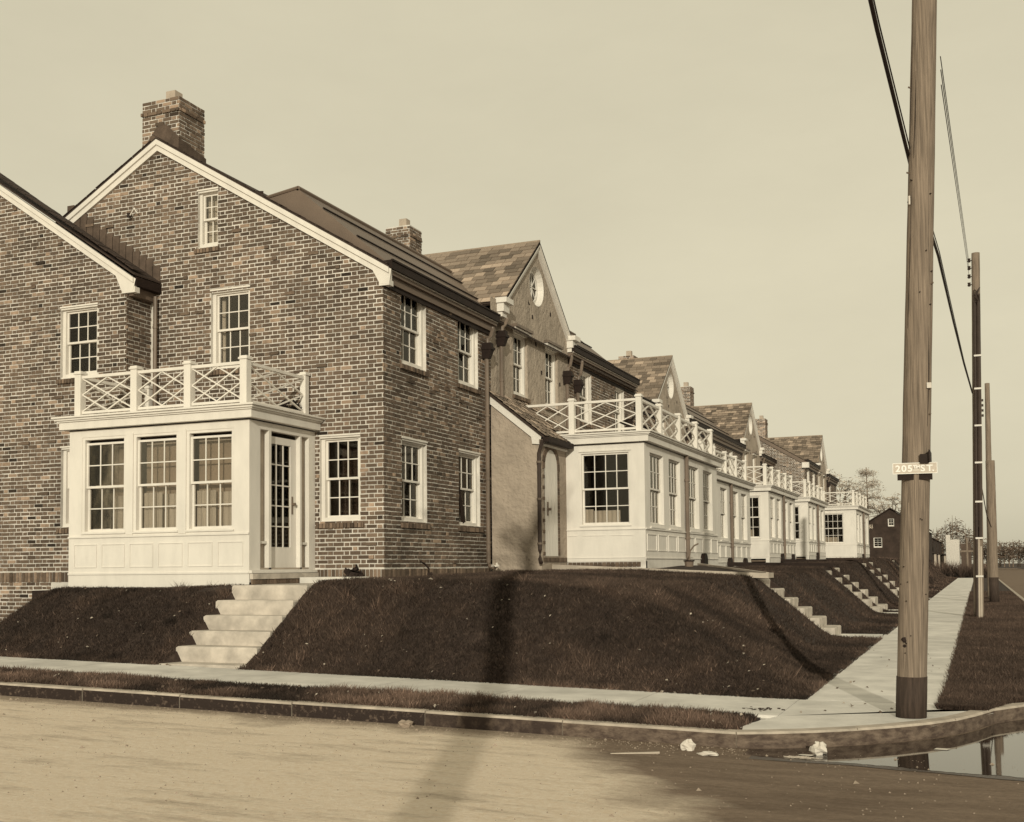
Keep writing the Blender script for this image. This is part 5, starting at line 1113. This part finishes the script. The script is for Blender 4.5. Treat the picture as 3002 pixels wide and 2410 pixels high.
cable('cable', 'thick black cable from the conduit pole to upper left behind the big pole', [(-.01, 31.38, 4.35), (-.16, 26.5, 4.33), (-.27, 21, 4.16), (-.36, 15.5, 3.95), (-.47, 11.45, 3.72), (-.60, 9.0, 4.10), (-.80, 5, 4.9), (-1.1, 0, 6.0), (-1.5, -8, 8.3)], .017, n=6)
cable('cable', 'thin messenger wire twisted along the thick black cable', [(-.005, 31.38, 4.40), (-.15, 26.5, 4.37), (-.255, 21, 4.21), (-.345, 15.5, 4.0), (-.45, 11.45, 3.77), (-.585, 9.0, 4.15), (-.79, 5, 4.95), (-1.09, 0, 6.05), (-1.49, -8, 8.35)], .006, n=6)
for k, (z1, z2) in enumerate(((4.728, 7.81), (4.601, 7.61), (4.457, 7.39))):
    lab = ['topmost of three thin wires between the two poles', 'middle of three thin wires between the two poles', 'lowest of three thin wires between the two poles'][k]
    cable('wire', lab, [(-.19+.0*k, 11.17, z1), (.0, 31.4, z2)], .0045, 'wire', cat='wire', group='thin wires between the two poles', n=10)
cable('wire', 'hanging ground wire loop beside the far right poles', [(.15, 31.5, 1.9), (.24, 31.4, 1.2), (.34, 31.6, .9)], .012, 'wire', cat='wire', n=8)

# ------------------------------------------------------------------ far end
def leaves(mb, c, r, n, m, s=.35, fl=.6):
    for i in range(n):
        d = Vector((rnd.gauss(0, 1), rnd.gauss(0, 1), rnd.gauss(0, 1)*fl)); d = d.normalized()*r*rnd.random()**.4; p = Vector(c)+Vector((d.x, d.y, d.z*fl)); t = Vector((rnd.gauss(0, 1), rnd.gauss(0, 1), rnd.gauss(0, .5))).normalized()*s*rnd.uniform(.5, 1); u = Vector((rnd.gauss(0, 1), rnd.gauss(0, 1), rnd.gauss(0, .6))).normalized()*s*.5
        mb.poly([p-t, p+u, p+t], m, (rnd.uniform(.6, 1.35),)*3)
def branch(mb, p, d, L, r, depth, tips, m='bark', spread=.6, up=.12):
    q = p+d*L; mid = p+d*L*.5+Vector((rnd.gauss(0, 1), rnd.gauss(0, 1), 0))*L*.05; mb.tube([p, mid, q], [r, r*.82, r*.66], m, 6, cap=False)
    if depth == 0: tips.append(q); return
    for k in range(rnd.choice((2, 3, 3))):
        e = (d+Vector((rnd.gauss(0, spread), rnd.gauss(0, spread), rnd.gauss(0, spread*.5)+up))).normalized(); branch(mb, q-d*L*.12*k, e, L*rnd.uniform(.6, .82), r*.62, depth-1, tips, m, spread, up)
def tree(label, base, h, r, leafm, n, s, depth=4, spread=.55, layered=False, up=.12, trunkfrac=.35):
    t = thing('tree', label, 'tree', 'trees beyond the row', loc=base); mb = MB(); tips = []
    branch(mb, Vector(base), Vector((rnd.gauss(0, .03), rnd.gauss(0, .03), 1)).normalized(), h*trunkfrac, r, depth, tips, m='bark_hazed', spread=spread, up=up); mb.build('trunk', t)
    mb = MB()
    for q in tips: leaves(mb, q, h*.07, n, leafm, s, .35 if layered else .7)
    mb.build('crown', t); return t
def pine(label, base, h):
    t = thing('pine_tree', label, 'tree', 'trees beyond the row', loc=base); mb = MB(); b = Vector(base); mb.tube([b, b+Vector((.1, 0, h*.5)), b+Vector((0, 0, h))], [.16, .12, .04], 'bark_hazed', 8); tr_ = mb.build('trunk', t); lf = MB(); br = MB()
    for k in range(11):
        z = h*(.50+.046*k+rnd.uniform(-.02, .02)); nb_ = rnd.choice((3, 4, 5))
        for j in range(nb_):
            a = rnd.random()*6.28; L = h*(.26-.018*k)*rnd.uniform(.6, 1.1); e = b+Vector((math.cos(a)*L, math.sin(a)*L, z+L*.15)); br.tube([b+Vector((0, 0, z)), (b+Vector((0, 0, z))+e)/2+Vector((0, 0, .1)), e], [.04, .03, .015], 'bark_hazed', 5, cap=False)
            for q in range(4): leaves(lf, b+Vector((0, 0, z+rnd.uniform(-.2, .2)))+(e-b-Vector((0, 0, z)))*(.45+.18*q), rnd.uniform(.5, 1.0), 20, 'leaf_pale', .2, .75)
    br.build('branches', t); lf.build('crown', t)
pine('tall pine with sparse flat layers behind the last porch', (-12.75, 150, -1), 13.2)
tree('round topped bare tree above the dark gabled house', (-9.4, 152, -1), 10.6, .22, 'leaf_pale', 14, .3, 4, .6, True)
tree('haze-tinted thin tree rising behind the roofs at the end of the row', (-11.0, 101, -1), 8.8, .2, 'leaf_pale', 20, .22, 4, .5)
tree('haze-tinted scrubby tree behind the last porch railing', (-10.0, 92, -1), 7.0, .16, 'leaf_pale', 22, .2, 4, .6)
mb = MB()   # distant wood
for i in range(120):
    x = -14+i*.62+rnd.uniform(-.3, .3); y = 262+rnd.uniform(-6, 10); top = 3.2+5.2*math.exp(-((x+4.5)/4.2)**2)+rnd.uniform(-.5, .6)
    for k in range(5): leaves(mb, (x, y, top*(.25+.17*k)), 1.6, 48, 'leaf_mid', .45, .8)
    mb.tube([(x, y, -1), (x+rnd.uniform(-.5, .5), y, top+1.0)], [.12, .03], 'bark_hazed', 4, cap=False)
mb.build('distant_wood', None, 'stuff', label='haze-tinted dark mass of trees far down the street', cat='trees')
# dark house
DH = thing('dark_gabled_house', 'dark distant brick house with low gable, partly behind the big pole', 'house', loc=(-9, 131, 0)); y = 131.; F = FX(y)
apx, hw2, zap, zev = -8.72, 3.05, 5.95, 3.75; sl2 = .52
wd = [(-9.0, -8.35, 4.05, 4.9), (-10.55, -9.65, 1.75, 2.85), (-7.7, -6.8, 1.75, 2.95)]
mb = MB(); wall(mb, F, apx-2.25, apx+3.9, -1.2, Top(lambda u: zap-.62*abs(u-apx), [apx]), wd, 'far_brick'); mb.poly([(apx+3.9, y, -1.2), (apx+3.9, y+9, -1.2), (apx+3.9, y+9, 3.4), (apx+3.9, y, 3.4)], 'far_brick'); mb.build('wall', DH)
mb = MB(); 
for s, e in ((-1, 2.5), (1, 4.2)): a = [(apx, y-.3, zap+.05), (apx+s*e, y-.3, zap-.62*e+.05), (apx+s*e, y+9, zap-.62*e+.05), (apx, y+9, zap+.05)]; mb.poly(a, 'shingle_dark'); mb.poly([(p[0], p[1], p[2]+.12) for p in a], 'shingle_dark'); mb.poly([a[0], a[1], (a[1][0], a[1][1], a[1][2]+.12), (a[0][0], a[0][1], a[0][2]+.12)], 'shingle_dark')
mb.build('roof', DH)
for q in wd: window(F, *q, DH, cols=2, loose=False, case=.05, head=False)
rooms(F, wd, DH)
mb = MB(); mb.box(-12.5, -4.4, 124, 124.2, -1.3, .35, 'dark_wood'); mb.build('hedge_wall', None, None, label='low dark garden wall before the dark gabled house', cat='wall')
# row of small porches far down the street
for k in range(9):
    y = 138+k*15; x = -6.0+k*.08; t = thing('far_house', ['nearest of the tiny far row houses, with a wide dark porch opening', 'second tiny far row house with white piers', 'third tiny far row house with white piers', 'fourth tiny far row house with white piers', 'fifth tiny far row house with white piers', 'sixth tiny far row house with white piers', 'seventh tiny far row house with white piers', 'eighth tiny far row house with white piers', 'last tiny far row house beside the distant pole'][k], 'house', 'tiny row houses far down the street', loc=(x-2, y, 0))
    mb = MB(); mb.box(x-6, x-.35, y, y+12.6, -1.4, 1.5, 'far_brick'); mb.box(x-6, x-1.6, y, y+14.6, 1.5, 4.2, 'far_brick'); mb.build('wall', t); mb = MB(); mb.hexa([(x-6.3, y, 4.2), (x-1.4, y, 4.2), (x-1.4, y+14.6, 4.2), (x-6.3, y+14.6, 4.2), (x-5, y+.5, 5.3), (x-3.2, y+.5, 5.3), (x-3.2, y+14, 5.3), (x-5, y+14, 5.3)], 'shingle_dark'); mb.build('roof', t)
    mb = MB(); mb.hexa([(x-2, y-.3, 1.45), (x+.05, y-.3, 1.35), (x+.05, y+13, 1.35), (x-2, y+13, 1.45), (x-2, y-.3, 2.1), (x+.05, y-.3, 1.5), (x+.05, y+13, 1.5), (x-2, y+13, 2.1)], 'shingle_dark'); mb.build('porch_roof', t)
    mb = MB(); mb.box(x-.32, x, y-.1, y+.2, -1.3, 1.4, 'far_wall'); mb.build('pier', t)
    mb = MB(); mb.box(x-1.9, x-1.5, y-.1, y, -.2, .9, 'far_wall'); mb.build('window', t)
wh = thing('white_house', 'small white house end with chimney far down the street', 'house', loc=(-3.4, 215, 0)); mb = MB(); mb.box(-4.9, -2.8, 205, 211, -1, 3.9, 'white_paint_worn'); mb.build('wall', wh); mb = MB(); mb.box(-4.9, -4.2, 205, 206, 3.9, 4.7, 'white_paint_worn'); mb.build('chimney', wh); mb = MB(); mb.box(-2.6, -1.0, 207, 216, -1, 3.2, 'far_roof'); mb.build('side_wing', wh)
# brush where the pavement ends
def brush(N): X = -8+npr.rand(N)*9; Y = 113+npr.rand(N)*8; return X, Y
grass('brush', 16000, brush, 'dark scrubby weeds where the pavement ends', lambda X, Y: np.full(X.shape, -1.5), .3, 1.1, .06, (.5, 1.3), .6, cat='weeds')
# tree across the street behind the camera whose shadow falls on bank and stucco wall
bt = thing('bare_tree', 'bare forked tree across the street, out of frame, casting the long soft shadow', 'tree', loc=(1.22, -6.5, -1.55)); mb = MB(); b = Vector((1.22, -6.5, -1.6))
mb.tube([b, b+Vector((.03, 0, 4)), b+Vector((.0, 0, 9.7))], [.20, .18, .15], 'bark', 10); mb.build('trunk', bt); f = b+Vector((0, 0, 9.55))
for (dx, dz_, r) in ((.75, 1.5, .10), (-.62, .45, .09), (.15, .9, .09), (.45, .7, .08), (-.35, .65, .07), (.95, 1.9, .06)): mb = MB(); mb.tube([f, f+Vector((dx*.5, rnd.uniform(-.2, .2), dz_*.5)), f+Vector((dx, rnd.uniform(-.3, .3), dz_))], [r, r*.8, r*.5], 'bark', 7); mb.build('branch', bt)
mb = MB()
for i in range(6): leaves(mb, f+Vector((-.35+.22*i, rnd.uniform(-.3, .3), .25+.2*i)), .34, 30, 'leaf_dark', .11)
mb.build('crown', bt)
